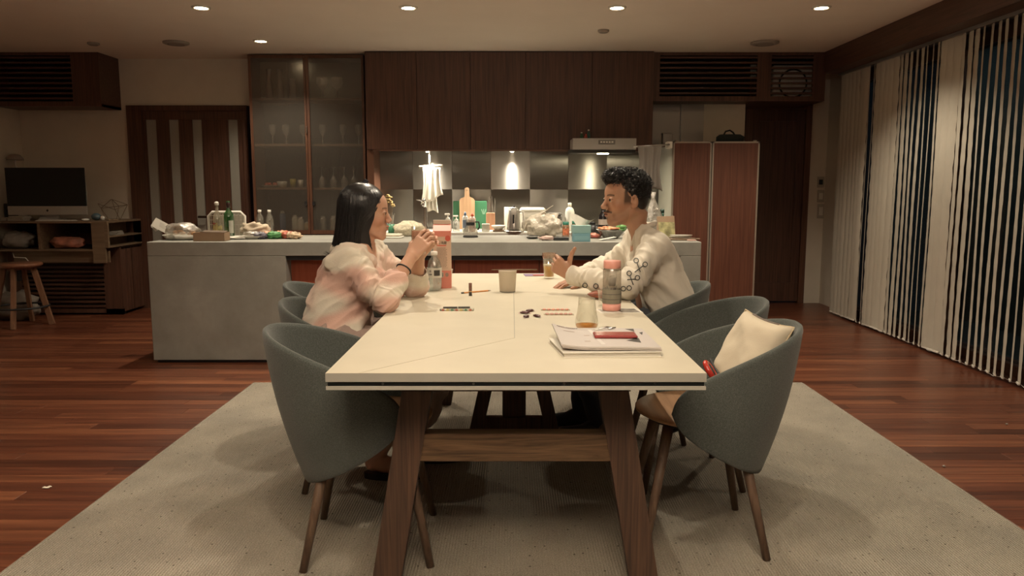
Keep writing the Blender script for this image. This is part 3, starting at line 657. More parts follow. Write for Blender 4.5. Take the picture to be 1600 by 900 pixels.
def make_chair():
    t = thing('tub_chair', None, 'chair')
    FM = math.radians(117)
    def sh(u, w):
        ph = (u*2-1)*FM; s = abs(ph)/FM; v_ = w*2-1
        x_t = -.33*math.cos(ph); zt_ = .755-(x_t+.33)*.33
        x_b = -.20*math.cos(ph); zb_ = .240+max(0, x_b+.2)*.56
        half = (zt_-zb_)/2*math.sqrt(max(0, 1-s**7)); mid = (zt_+zb_)/2
        z = mid+half*v_
        tt = (z-.24)/.515; bulge = .018*math.sin(PI*min(1, max(0, tt)))
        return Vector((-(.205+.125*tt+bulge)*math.cos(ph), (.205+.072*tt+bulge)*math.sin(ph), z))
    o = MB().grid(sh, 49, 17).build('shell', m_felt, t, smooth=True, weld=True)
    md = o.modifiers.new('Solidify', 'SOLIDIFY'); md.thickness = .02; md.offset = 0
    md = o.modifiers.new('Subsurf', 'SUBSURF'); md.levels = 1; md.render_levels = 1
    MB().lathe([(.0001, .422), (.12, .424), (.185, .432), (.207, .444), (.209, .450), (.204, .455), (.15, .452), (.0001, .448)], n=48, sx=1.0, sy=1.03).build('seat', m_seat, t, smooth=True)
    MB().lathe([(.0001, .405), (.13, .407), (.17, .420), (.17, .428)], n=32, c=(0, 0, 0)).build('seat_frame', m_black, t, smooth=True)
    for sx, sy in ((1, 1), (1, -1), (-1, 1), (-1, -1)):
        MB().tube([(sx*.115, sy*.115, .42), (sx*.20, sy*.20, 0)], [.0185, .0125], 12).build('leg', m_cleg, t, smooth=True)
    MB().tube([(-.11, -.11, .40), (.11, .11, .40)], .009).build('cross_brace', m_black, t)
    return t
ch = make_chair()
CH = [((-.475, 2.50), .08, 'grey felt tub chair at the near left corner of the table'),
      ((-.61, 3.10), -.06, 'grey felt tub chair the long-haired woman sits on'),
      ((-.76, 3.68), .05, 'grey felt tub chair behind the woman, near the island'),
      ((.635, 2.57), PI-.03, 'grey felt tub chair at the near right, holding a cream cushion'),
      ((.71, 3.12), PI+.05, 'empty grey felt tub chair between the cushion chair and the man'),
      ((.62, 3.70), PI-.05, 'grey felt tub chair the man in white sits on')]
for i, ((x, y), a, lab) in enumerate(CH):
    o = ch if i == 0 else dup(ch)
    o.location = (x, y, RZ); o.rotation_euler = (0, 0, a); o['label'] = lab; o['group'] = 'grey felt tub chairs around the table'
# ================================================================ VERTICAL BLINDS
vb = thing('vertical_blinds', 'pale fabric vertical blinds hanging before the dark windows', 'blinds', (3.1, 5.5, 0))
m_vane = mat('blind_fabric', (.47, .43, .36), .85, var=.04, scale=8, bump=.1, bscale=200)
MB().box((3.07, 1.0, 2.262), (3.13, 7.42, 2.285)).build('headrail', mat('rail_grey', (.3, .29, .27), .4, metal=.5), vb, world=True)
ztop = 2.262
def vane_mesh(seed):
    r = random.Random(seed); W_ = .088; NZ = 60; mb = MB(); ph = r.random()*6
    def fn(u, w):
        z = .035+(ztop-.035)*w
        sc = .0045*math.sin(z*46+ph)+.002*math.sin(z*19+ph*2)
        a = (u-.5)*W_ + (sc if u > .5 else (-sc if u < .5 else 0))
        bow = .006*(1-(2*u-1)**2)+.003*math.sin(z*3+ph)
        return Vector((a, bow, z))
    mb.grid(fn, 5, NZ)
    return mb.mesh('vane', m_vane, smooth=True)
vm = [vane_mesh(s) for s in range(6)]
wt = MB().box((-.03, -.004, .022), (.03, .008, .036), .002).mesh('weight', m_white)
y = 7.36; i = 0
while y > 1.2:
    # turn of each vane: closed stretches and opened ones as they hang
    for lo_, da in ((6.85, 28), (6.70, 3), (6.35, 34), (5.95, 13), (5.70, 6), (5.48, 38), (5.25, 18), (4.30, 8), (0, 12)):
        if y > lo_: break
    a = math.degrees(math.atan2(y, 3.1))+da+random.uniform(-5, 5)
    o = bpy.data.objects.new('vane', vm[i % 6]); COL.objects.link(o); o.parent = vb
    o.location = (0, y-5.5, 0); o.rotation_euler = (0, 0, math.radians(a))
    w_ = bpy.data.objects.new('weight', wt); COL.objects.link(w_); w_.parent = o
    y -= .077; i += 1
MB().tube([(3.1+.012*math.sin(k*1.3), 7.36-k*.077, .03-.012*(k % 2)) for k in range(78)], .0013, 4).build('bead_chain', m_white, vb, world=True)
# ================================================================ DESK CORNER (left)
dk0, dk1 = XL, X(222, 7.8, 345); zD = P(100, 346, 7.12).z; zD2 = P(100, 391, 7.12).z
zL0 = .665
dk = thing('desk_shelf', 'long oak desk shelf with open cubbies under the computer', 'desk', ((dk0+dk1)/2, 7.12, 0))
m_oak = wood('desk_oak', (.13, .085, .052), (.22, .15, .092), 'x', 40, .5)
YD = 7.12; xm = dk1-.15
MB().box((dk0, YD, zD-.018), (dk1, YW_L, zD), .002).build('top_board', m_oak, dk, world=True)
MB().box((dk0, YD+.005, zD2-.012), (xm, YW_L, zD2+.006), .002).build('lower_board', m_oak, dk, world=True)
MB().box((X(60, YD, 370)-.012, YD+.01, zD2), (X(60, YD, 370)+.012, YW_L, zD-.018)).build('divider', m_oak, dk, world=True)
MB().box((xm-.012, YD+.03, zD2-.10), (xm, YW_L, zD-.018)).build('divider', m_oak, dk, world=True)
MB().box((dk1-.03, YD, zL0), (dk1, YD+.03, zD-.018)).build('corner_post', m_oak, dk, world=True)
MB().box((dk0, YW_L-.03, zD2), (dk1, YW_L-.01, zD-.018)).build('back_board', m_dwood_x, dk, world=True)
MB().box((xm, YD+.03, (zD+zD2)/2-.018), (dk1, YW_L, (zD+zD2)/2-.006)).build('inner_shelf', m_oak, dk, world=True)
MB().box((xm, YD+.03, zL0), (dk1, YW_L, zL0+.014)).build('bottom_shelf', m_oak, dk, world=True)
MB().box((xm, YD, zD2-.12), (dk1-.03, YD+.02, zD-.018)).build('front_panel', m_oak, dk, world=True)
MB().box((X(15, YD, 400), YD+.06, zD2-.12), (dk1-.03, YD+.08, zD2-.012)).build('apron', m_oak, dk, world=True)
lx0, lx1 = X(14, 7.34, 430), X(190, 7.34, 430); zL = .655
lc = thing('louvred_cabinet', 'low dark louvred cabinet under the desk shelf', 'cabinet', ((lx0+lx1)/2, 7.34, 0))
MB().box((lx0, 7.36, .03), (lx0+.02, YW_L, zL)).box((lx0, 7.36, zL-.02), (lx1, YW_L, zL)).box((lx0, 7.55, .03), (lx1, 7.56, zL)).build('body', m_dwood, lc, world=True)
for k in range(7): MB().box((lx1-.018, 7.362+k*.0615, .03), (lx1, 7.362+k*.0615+.057, zL-.0), .002).build('side_board', m_dwood, lc, world=True)
MB().box((lx0, 7.34, .02), (lx0+.12, 7.362, zL)).box((lx1-.17, 7.34, .02), (lx1, 7.362, zL)).box((lx0, 7.34, .02), (lx1, 7.362, .06)).build('front_frame', m_dwood, lc, world=True)
for k in range(13):
    z = .085+k*.042
    MB().box((lx0+.12, 7.336, z-.011), (lx1-.17, 7.366, z+.011), .002).build('slat', m_dwood_x, lc, world=True)
MB().ball((0, 0, 0), .008).build('status_light', mat('green_light', (.2, .5, .1), .5, emit=(.4, .8, .15), es=.25), lc, loc=(X(119, 7.33, 408)-lc.location.x, -.008, P(119, 408, 7.33).z))
for x in (lx0+.03, lx1-.03): MB().lathe([(.012, 0), (.012, .03)], n=10).build('foot', m_black, lc, loc=(x-lc.location.x, .08, 0))
# computer
cw = P(72, 300, 7.36); sw = X(133, 7.36, 300)-X(12, 7.36, 300)
im = thing('desktop_computer', 'silver desktop computer with a large dark screen on the desk shelf', 'computer', (cw.x, 7.36, zD), rz=.05)
sz0 = P(72, 336, 7.36).z-zD; sz1 = P(72, 262, 7.36).z-zD; chz = P(72, 322, 7.36).z-zD
m_alum = mat('aluminium', (.46, .44, .40), .4, metal=.2)
MB().box((-sw/2, 0, sz0), (sw/2, .012, chz), .002).build('chin', m_alum, im)
MB().box((-sw/2, -.0005, chz), (sw/2, .010, sz1), .003).build('screen', mat('dark_screen', (.004, .008, .009), .15), im)
MB().prism([(.011, sz0), (.011, sz1), (.02, sz1-.03), (.05, (sz0+sz1)/2), (.02, sz0+.03)], -sw/2+.01, sw/2-.01, 'yz').build('back_housing', m_alum, im)
MB().prism([(-.01, .0), (.16, .0), (.16, .008), (.05, .02), (.045, .14), (.03, .14), (.03, .03), (-.01, .006)], -.09, .09, 'yz').build('stand', m_alum, im)
lg = MB().lathe([(.0001, 0), (.011, 0), (.011, .001)], n=16, sx=.9).build('logo', m_black, im, loc=(0, -.002, (sz0+chz)/2)); lg.rotation_euler = (PI/2, 0, 0)
o = MB().obox((.004, 0, .013), (.006, .001, .003), (0, -.8, 0)).build('leaf_mark', m_black, lg); o.rotation_euler = (-PI/2, 0, 0)
p = P(85, 340, 7.2)
kb = thing('keyboard', 'flat pale keyboard in front of the computer', 'keyboard', (X(88, 7.2, 340), 7.2, zD), rz=.0)
MB().box((-.17, -.05, 0), (.17, .05, .008), .002).build('case', m_alum, kb)
k3 = MB()
for r_ in range(4):
    for q_ in range(13): k3.box((-.162+q_*.025, -.044+r_*.023, .008), (-.141+q_*.025, -.025+r_*.023, .0105))
tag(k3.build('keys', m_white, kb), kind='stuff')
ms = tag(MB().ball((0, 0, .012), .03, 12, 8, (1, 1.6, .45)).build('mouse', m_white, smooth=True, loc=(X(133, 7.2, 340), 7.2, zD)), 'white mouse right of the keyboard', 'mouse')
# lamp, speakers, clutter on the desk
p = P(18, 243, 7.5)
dl_ = thing('desk_lamp', 'small pale domed lamp on a thin stem behind the computer', 'lamp', (p.x, 7.55, zD))
hl = P(18, 250, 7.5).z-zD
MB().tube([(0, 0, 0), (0, 0, hl)], .007).build('stem', m_steel, dl_)
MB().lathe([(.075, hl), (.072, hl+.02), (.045, hl+.05), (.0001, hl+.06)]).build('shade', mat('lamp_shade', (.33, .29, .25), .5), dl_, smooth=True)
MB().lathe([(.06, 0), (.06, .01), (.01, .015)]).build('base', m_steel, dl_, smooth=True)
for k, (px, w, d, hh, c, lab) in enumerate(((5, .10, .07, .16, (.02, .02, .02), 'small black speaker at the left of the computer'), (2, .16, .1, .03, (.35, .32, .28), 'stack of pale papers at the far left of the desk'), (30, .14, .12, .045, (.34, .30, .25), 'folded pale papers below the computer screen'))):
    o = thing('desk_item', lab, ('speaker', 'papers', 'papers')[k], (X(px, 7.3, 335), 7.3 if k else 7.42, zD))
    o.name = ('speaker', 'paper_stack', 'paper_stack')[k]
    if k: 
        for j in range(4): MB().obox((random.uniform(-.01, .01), 0, hh*(j+.5)/4), (w, d, hh/4-.001), (0, 0, random.uniform(-.25, .25))).build('sheet', mat('paper_dim', (.42, .38, .32), .8), o)
    else:
        MB().box((-w/2, -d/2, 0), (w/2, d/2, hh), .006).build('case', m_black, o); c_ = MB().lathe([(.0001, -.004), (.03, -.003), (.032, 0)]).build('cone', mat('cone_grey', (.06, .06, .06), .6), o, loc=(0, -d/2, hh*.55)); c_.rotation_euler = (PI/2, 0, 0)
# wire polyhedron
p = P(172, 339, 7.4); pl_ = thing('wire_polyhedron', 'brass wire polyhedron ornament on the desk shelf', 'ornament', (p.x, 7.45, zD))
R_ = .125; top_ = Vector((.0, 0, .20)); ring_ = [Vector((R_*math.cos(a)*1.1, R_*math.sin(a), .13+.03*math.sin(a*2))) for a in np.linspace(0.3, 2*PI+.3, 6)[:-1]]; bot_ = [Vector((.07*math.cos(a), .07*math.sin(a), .003)) for a in np.linspace(0, 2*PI, 5)[:-1]]
w_ = [(top_, r_) for r_ in ring_]+[(ring_[i_], ring_[(i_+1) % 5]) for i_ in range(5)]+[(ring_[i_], bot_[i_ % 4]) for i_ in range(5)]+[(bot_[i_], bot_[(i_+1) % 4]) for i_ in range(4)]
for a, b in w_: MB().tube([a, b], .0028, 6).build('wire', mat('brass_wire', (.22, .15, .09), .4, metal=.6), pl_)
o = thing('trinket', 'round bluish glass trinket beside the wire ornament', 'trinket', (X(150, 7.35, 335), 7.35, zD)); MB().ball((0, 0, .035), .035, 16, 10, (1.3, 1, 1)).build('ball', mat('blue_glass', (.09, .14, .17), .15), o, smooth=True); MB().ball((.06, 0, .022), .022).build('bead', m_white, o, smooth=True)
# bundles in the cubbies
def crumple(c, r, n=14, m=9, amp=.25, seed=0, sq=(1, 1, 1), freq=2.2):
    mb = MB().ball((0, 0, 0), 1, n*2, m*2)
    vs = []
    for v_ in mb.v:
        d = Vector(v_); k = 1+amp*mnoise.noise(d*freq+Vector((seed*7.1, 0, 0)))+amp*.5*mnoise.noise(d*freq*2.7+Vector((0, seed*3.3, 0)))+amp*.25*abs(mnoise.noise(d*freq*6))
        vs.append(Vector((d.x*sq[0], d.y*sq[1], d.z*sq[2]))*r*k+Vector(c))
    mz = min(v_.z for v_ in vs)
    mb.v = [tuple(v_) for v_ in vs]; return mb, mz
def lump(name, label, cat, loc, r, m, sq=(1, 1, .6), amp=.3, seed=1, parent=None, freq=2.2):
    mb, mz = crumple((0, 0, 0), r, seed=seed, sq=sq, amp=amp, freq=freq)
    mb.v = [(a, b, max(0, c-mz*.82)) for a, b, c in mb.v]
    o = mb.build(name, m, parent, smooth=True, loc=loc)
    if parent is None: tag(o, label, cat)
    return o
lump('cloth_bundle', 'pale grey bundle in the left desk cubby', 'bundle', (X(26, 7.25, 380), 7.28, zD2+.006), .11, mat('dim_cloth', (.3, .28, .25), .9), (1.3, .8, .75), seed=3)
lump('snack_bag', 'orange and clear snack bag in the wide middle desk cubby', 'bag', (X(105, 7.25, 380), 7.26, zD2+.006), .085, mat('orange_bag', (.42, .17, .11), .35, var=.7, scale=9), (1.7, .8, .65), seed=5)
t = thing('folded_papers', 'papers on the open side shelf at the right end of the desk', 'papers', (dk1-.12, 7.42, (zD+zD2)/2-.006))
for j in range(3): MB().obox((0, 0, .006+j*.012), (.16, .16, .01), (0, 0, .1*j)).build('sheet', mat('paper_dim2', (.30, .27, .23), .8), t)
t = tag(MB().tube([P(20, 395, 7.15), P(22, 402, 7.14), P(40, 403, 7.13), P(48, 412, 7.15), P(52, 420, 7.2)], .004).build('cable', m_white, smooth=True), 'thin white cable hanging under the desk shelf', 'cable')
lump('storage_bag', 'beige cloth bag on the floor behind the stool', 'bag', (X(20, 7.2, 480)+.12, 7.06, 0), .15, mat('bag_beige', (.20, .17, .14), .9), (1.4, .8, .9), seed=9)
# stool
s = P(48, 409, 6.75); stl = thing('wooden_stool', 'round wooden stool with a dark ring footrest by the desk', 'stool', (Pz(47, 505, 0).x, Pz(47, 508, 0).y, 0))
hs = P(48, 411, stl.location.y).z
m_stool = wood('stool_wood', (.15, .075, .042), (.27, .14, .08), 'z', 50, .5); m_stop = wood('stool_top_wood', (.17, .07, .036), (.28, .125, .07), 'x', 40, .45)
MB().lathe([(.0001, hs-.035), (.165, hs-.035), (.185, hs-.025), (.19, hs-.01), (.183, hs), (.0001, hs-.004)], n=36).build('seat', m_stop, stl, smooth=True)
for k in range(4):
    a = .25+k*PI/2
    MB().beam((.235*math.cos(a), .235*math.sin(a), 0), (.115*math.cos(a), .115*math.sin(a), hs-.035), .042, .032, (-math.sin(a), math.cos(a), 0)).build('leg', m_stool, stl)
rz_ = .17; MB().tube([(.215*math.cos(a), .215*math.sin(a), rz_) for a in np.linspace(0, 2*PI, 41)], .009, 8).build('foot_ring', m_black, stl, smooth=True)
MB().tube([(0, 0, hs-.16), (0, 0, hs-.035)], .022, 12).build('screw_post', m_black, stl)
MB().box((-.12, -.02, hs-.06), (.12, .02, hs-.035)).box((-.02, -.12, hs-.06), (.02, .12, hs-.035)).build('cross_rail', m_stool, stl)
# scrap of paper on the floor
p = Pz(65, 764, 0); tag(MB().grid(lambda u, w: Vector((u*.03+.003*math.sin(w*9), w*.02, .001+.003*math.sin(u*7)*math.sin(w*5)+.003)), 6, 5).build('paper_scrap', mat('scrap', (.8, .72, .6), .8), loc=p), 'tiny white paper scrap on the wooden floor at the left', 'scrap')
for px, py, lb in ((1475, 730, 'near'), (1573, 664, 'far')):
    p = Pz(px, py, 0); tag(MB().ball((0, 0, .005), .006, 8, 6, (1.2, 1, .8)).build('crumb', mat('crumb_grey', (.3, .26, .22), .8), loc=p), '%s tiny grey crumb on the floor right of the rug' % lb, 'crumb')
# ================================================================ FIGURES: smooth-blended solids meshed by surface nets
def _V(*a): return np.array(a, dtype=np.float64)
class Field:
    def __init__(s, lo, hi, h):
        s.h = h; s.lo = np.array(lo, float); n = np.ceil((np.array(hi)-s.lo)/h).astype(int)+1; s.n = n
        s.ax = [s.lo[i]+h*np.arange(n[i]) for i in range(3)]
        s.f = np.full(tuple(n), .25, np.float32)
    def _blk(s, lo, hi):
        sl = []
        for i in range(3):
            a = int(max(0, math.floor((lo[i]-s.lo[i])/s.h))); b = int(min(s.n[i], math.ceil((hi[i]-s.lo[i])/s.h)+1))
            if b <= a: return None
            sl.append(slice(a, b))
        X_, Y_, Z_ = (s.ax[i][sl[i]].astype(np.float32) for i in range(3))
        return tuple(sl), X_[:, None, None], Y_[None, :, None], Z_[None, None, :]
    def op(s, fn, lo, hi, k=.01, mode='add'):
        pad = k+3*s.h; r = s._blk(np.array(lo)-pad, np.array(hi)+pad)
        if r is None: return
        sl, X_, Y_, Z_ = r; d = fn(X_, Y_, Z_).astype(np.float32); f = s.f[sl]
        if mode == 'add':
            if k > 0: hh = np.maximum(k-np.abs(f-d), 0)/k; s.f[sl] = np.minimum(f, d)-hh*hh*k*.25
            else: s.f[sl] = np.minimum(f, d)
        elif mode == 'sub':
            d = -d
            if k > 0: hh = np.maximum(k-np.abs(f-d), 0)/k; s.f[sl] = np.maximum(f, d)+hh*hh*k*.25
            else: s.f[sl] = np.maximum(f, d)
    def cone(s, a, b, ra, rb, k=.01, mode='add', sq=None, fold=None):
        """round cone a->b. sq=(axis, factor): squash along an axis. fold=(amp, n, phase): ripples of cloth along it"""
        a = np.array(a, float); b = np.array(b, float); ab = b-a; L2 = max(1e-9, ab@ab)
        u = np.cross(ab, (0, .3, 1.)); u /= np.linalg.norm(u)+1e-9; w = np.cross(ab, u); w /= np.linalg.norm(w)+1e-9
        def fn(X_, Y_, Z_):
            px, py, pz = X_-a[0], Y_-a[1], Z_-a[2]
            t = np.clip((px*ab[0]+py*ab[1]+pz*ab[2])/L2, 0, 1)
            dx, dy, dz = px-t*ab[0], py-t*ab[1], pz-t*ab[2]
            if sq is not None:
                ax, q = sq; ax = np.array(ax, float); pr_ = dx*ax[0]+dy*ax[1]+dz*ax[2]
                dx, dy, dz = dx+ax[0]*pr_*(1/q-1), dy+ax[1]*pr_*(1/q-1), dz+ax[2]*pr_*(1/q-1)
            r = ra+(rb-ra)*t
            dd = np.sqrt(dx*dx+dy*dy+dz*dz)
            if fold is not None:
                A, n, ph = fold; ang = np.arctan2(dx*u[0]+dy*u[1]+dz*u[2], dx*w[0]+dy*w[1]+dz*w[2])
                q = np.sin(t*n*6.283+ph+1.3*np.sin(ang+ph))*.6+np.sin(t*n*9.1-ph*2+2*np.sin(ang*2+ph))*.4
                r = r+A*q*np.sqrt(np.abs(np.sin(np.clip(t, 0, 1)*3.14159)))
            return dd-r
        R_ = max(ra, rb)+(fold[0] if fold else 0)+.005
        s.op(fn, np.minimum(a, b)-R_, np.maximum(a, b)+R_, k, mode)
    def chain(s, pts, rs, k=.01, sq=None, fold=None):
        for i in range(len(pts)-1): s.cone(pts[i], pts[i+1], rs[i], rs[i+1], k, sq=sq, fold=fold)
    def ell(s, c, r, R_=None, k=.01, mode='add', noise_=None):
        c = np.array(c, float); r = np.array(r, float); R_ = np.eye(3) if R_ is None else R_
        def fn(X_, Y_, Z_):
            px, py, pz = X_-c[0], Y_-c[1], Z_-c[2]
            q = [(px*R_[0, i]+py*R_[1, i]+pz*R_[2, i]) for i in range(3)]
            k0 = np.sqrt(sum((q[i]/r[i])**2 for i in range(3))); k1 = np.sqrt(sum((q[i]/r[i]**2)**2 for i in range(3)))+1e-6
            d = k0*(k0-1)/k1
            if noise_ is not None: d = d+noise_(q)
            return d
        m = float(max(r)); s.op(fn, c-m, c+m, k, mode)
    def mesh(s):
        f = s.f; neg = f < 0
        c0 = neg[:-1, :-1, :-1]
        cnt = np.zeros(c0.shape, np.int8)
        for i in (0, 1):
            for j in (0, 1):
                for k in (0, 1): cnt += neg[i:neg.shape[0]-1+i, j:neg.shape[1]-1+j, k:neg.shape[2]-1+k]
        act = (cnt > 0) & (cnt < 8); I = np.argwhere(act); n = len(I)
        idx = np.full(act.shape, -1, np.int32); idx[act] = np.arange(n)
        acc = np.zeros((n, 3)); num = np.zeros(n)
        cor = [(i, j, k) for i in (0, 1) for j in (0, 1) for k in (0, 1)]
        val = {c: f[I[:, 0]+c[0], I[:, 1]+c[1], I[:, 2]+c[2]].astype(float) for c in cor}
        for a in cor:
            for ax in range(3):
                if a[ax] == 0:
                    b = list(a); b[ax] = 1; b = tuple(b); va, vb = val[a], val[b]; m = (va < 0) != (vb < 0)
                    t = np.where(m, va/np.where(m, va-vb, 1), 0)
                    p = np.tile(np.array(a, float), (n, 1)); p[:, ax] += t
                    acc[m] += p[m]; num[m] += 1
        V = s.lo+(I+acc/num[:, None])*s.h
        Fs = []
        for ax in range(3):
            o1, o2 = [(1, 2), (2, 0), (0, 1)][ax]
            sa = [slice(None)]*3; sb = [slice(None)]*3; sa[ax] = slice(0, -1); sb[ax] = slice(1, None)
            A, B = neg[tuple(sa)], neg[tuple(sb)]
            E = np.argwhere(A != B); E = E[(E[:, o1] > 0) & (E[:, o2] > 0) & (E[:, o1] < act.shape[o1]) & (E[:, o2] < act.shape[o2])]
            q = []
            for d1, d2 in ((0, 0), (1, 0), (1, 1), (0, 1)):
                e = E.copy(); e[:, o1] -= d1; e[:, o2] -= d2; q.append(idx[e[:, 0], e[:, 1], e[:, 2]])
            q = np.stack(q, 1); flip = ~A[E[:, 0], E[:, 1], E[:, 2]]
            q[flip] = q[flip][:, ::-1]; Fs.append(q)
        return V, np.concatenate(Fs)
def np_mesh(name, V, Q, m, parent=None, attr=None, world=True):
    me = bpy.data.meshes.new(name)
    if parent is not None and world: V = V-np.array(parent.location)
    me.vertices.add(len(V)); me.vertices.foreach_set('co', V.astype(np.float32).ravel())
    me.loops.add(Q.size); me.loops.foreach_set('vertex_index', Q.astype(np.int32).ravel())
    me.polygons.add(len(Q)); me.polygons.foreach_set('loop_start', (np.arange(len(Q))*4).astype(np.int32))
    try: me.polygons.foreach_set('loop_total', np.full(len(Q), 4, np.int32))
    except Exception: pass
    me.update(calc_edges=True); me.validate()
    me.polygons.foreach_set('use_smooth', [True]*len(me.polygons))
    me.materials.append(m)
    if attr is not None:
        a = me.color_attributes.new('tint', 'FLOAT_COLOR', 'POINT'); a.data.foreach_set('color', np.c_[attr, np.ones(len(attr))].astype(np.float32).ravel())
    o = bpy.data.objects.new(name, me); COL.objects.link(o)
    if parent is not None: o.parent = parent
    return o
def rotm(yaw, pitch=0, roll=0):
    """columns = forward, left, up of a head or hand"""
    return np.array(Matrix.Rotation(yaw, 3, 'Z')@Matrix.Rotation(pitch, 3, 'Y')@Matrix.Rotation(roll, 3, 'X'))
def tint_mat(name, rough=.5, sss=.0, spec=.4, bump=.1, bs=400, sheen=0):
    m, nt, b = _new(name); a = nt.nodes.new('ShaderNodeAttribute'); a.attribute_name = 'tint'
    nt.links.new(a.outputs['Color'], b.inputs['Base Color']); b.inputs['Roughness'].default_value = rough; b.inputs['Specular IOR Level'].default_value = spec
    b.inputs['Sheen Weight'].default_value = sheen
    if sss: b.inputs['Subsurface Weight'].default_value = sss; b.inputs['Subsurface Radius'].default_value = (1, .35, .2); b.inputs['Subsurface Scale'].default_value = .006
    v = _coord(nt, rnd=False); n = nt.nodes.new('ShaderNodeTexNoise'); n.inputs['Scale'].default_value = bs; n.inputs['Detail'].default_value = 2; nt.links.new(v, n.inputs['Vector'])
    bp = nt.nodes.new('ShaderNodeBump'); bp.inputs['Strength'].default_value = bump; bp.inputs['Distance'].default_value = .002; nt.links.new(n.outputs['Fac'], bp.inputs['Height']); nt.links.new(bp.outputs[0], b.inputs['Normal'])
    return m
m_skin = tint_mat('skin', .48, .12, .35, .05)
class Head:
    def __init__(s, c, yaw, pitch, roll, sc): s.c = np.array(c, float); s.R = rotm(yaw, pitch, roll); s.s = sc
    def w(s, *p): return s.c+s.R@(np.array(p, float)*s.s)
    def l(s, V): return (V-s.c)@s.R/s.s
def build_head(F_, hd, male=False):
    w = hd.w; s = hd.s; R_ = hd.R
    E = lambda c, r, k=.01, mode='add', rr=None: F_.ell(w(*c), np.array(r)*s, R_ if rr is None else R_@rr, k*s, mode)
    C = lambda a, b, ra, rb, k=.01, mode='add': F_.cone(w(*a), w(*b), ra*s, rb*s, k*s, mode)
    E((-.012, 0, .032), (.096, .074, .083), .01)
    E((.022, 0, .022), (.068, .064, .066), .03)          # forehead
    E((.018, 0, -.045), (.064, .053, .062), .03)         # lower face
    jw = .050 if male else .045
    for t in (-1, 1):
        C((-.012, t*jw*1.08, -.052), (.052, t*.024, -.098), .016, .014, .022)
        E((.056, t*.038, -.026), (.026, .023, .026), .022)      # cheekbone
        C((.079, t*.010, .018), (.068, t*.046, .016), .0085 if male else .0065, .0065, .012)   # brow ridge
    E((.070, 0, -.098), (.018, .021, .016), .02)         # chin
    C((.0, 0, -.08), (.06, 0, -.10), .03, .02, .02)
    E((.078, 0, -.066), (.018, .030, .022), .014)        # mouth mound
    for t in (-1, 1): E((.098, t*.031, .000), (.015, .016, .0115), .012, 'sub')   # eye sockets
    nx = .110 if male else .1055
    C((.083, 0, .008), (nx-.001, 0, -.030), .0075, .0100, .014)    # nose bridge to tip
    E((nx-.003, 0, -.032), (.0105 if male else .0085, .0115, .0090), .008)
    for t in (-1, 1): E((.099, t*.0115, -.037), (.0095, .0065, .0075), .005)
    if male:
        for t in (-1, 1): E((.101, t*.0065, -.0435), (.004, .003, .003), .002, 'sub')
    E((.0955, 0, -.0595), (.0085, .021, .0050), .004)    # upper lip
    E((.0935, 0, -.0705), (.0085, .018, .0058), .004)    # lower lip
    op = .0026 if male else .0012
    E((.104, 0, -.0645), (.012, .017, op), .002, 'sub')
    C((.098, 0, -.05), (.0985, 0, -.046), .002, .002, .002, 'sub')
    for t in (-1, 1):    # lids
        E((.0795, t*.031, .0008), (.0128, .0155, .0115), .004)
        C((.091, t*.018, -.0005), (.083, t*.044, .0015), .0022, .0022, .003)
        E((.0955, t*.031, -.0005), (.0075, .0105, .0032), .0012, 'sub')
    for t in (-1, 1):    # ears
        rr = rotm(-t*.42, .15)
        E((-.010, t*.074, -.008), (.0185, .0080, .033), .005, 'add', rr)
        E((-.004, t*.086, -.004), (.0115, .0095, .021), .002, 'sub', rr); E((-.002, t*.084, .004), (.004, .004, .010), .002, 'add', rr)
        E((-.004, t*.0715, -.032), (.009, .006, .010), .004)
        E((.004, t*.073, -.012), (.004, .005, .006), .003)
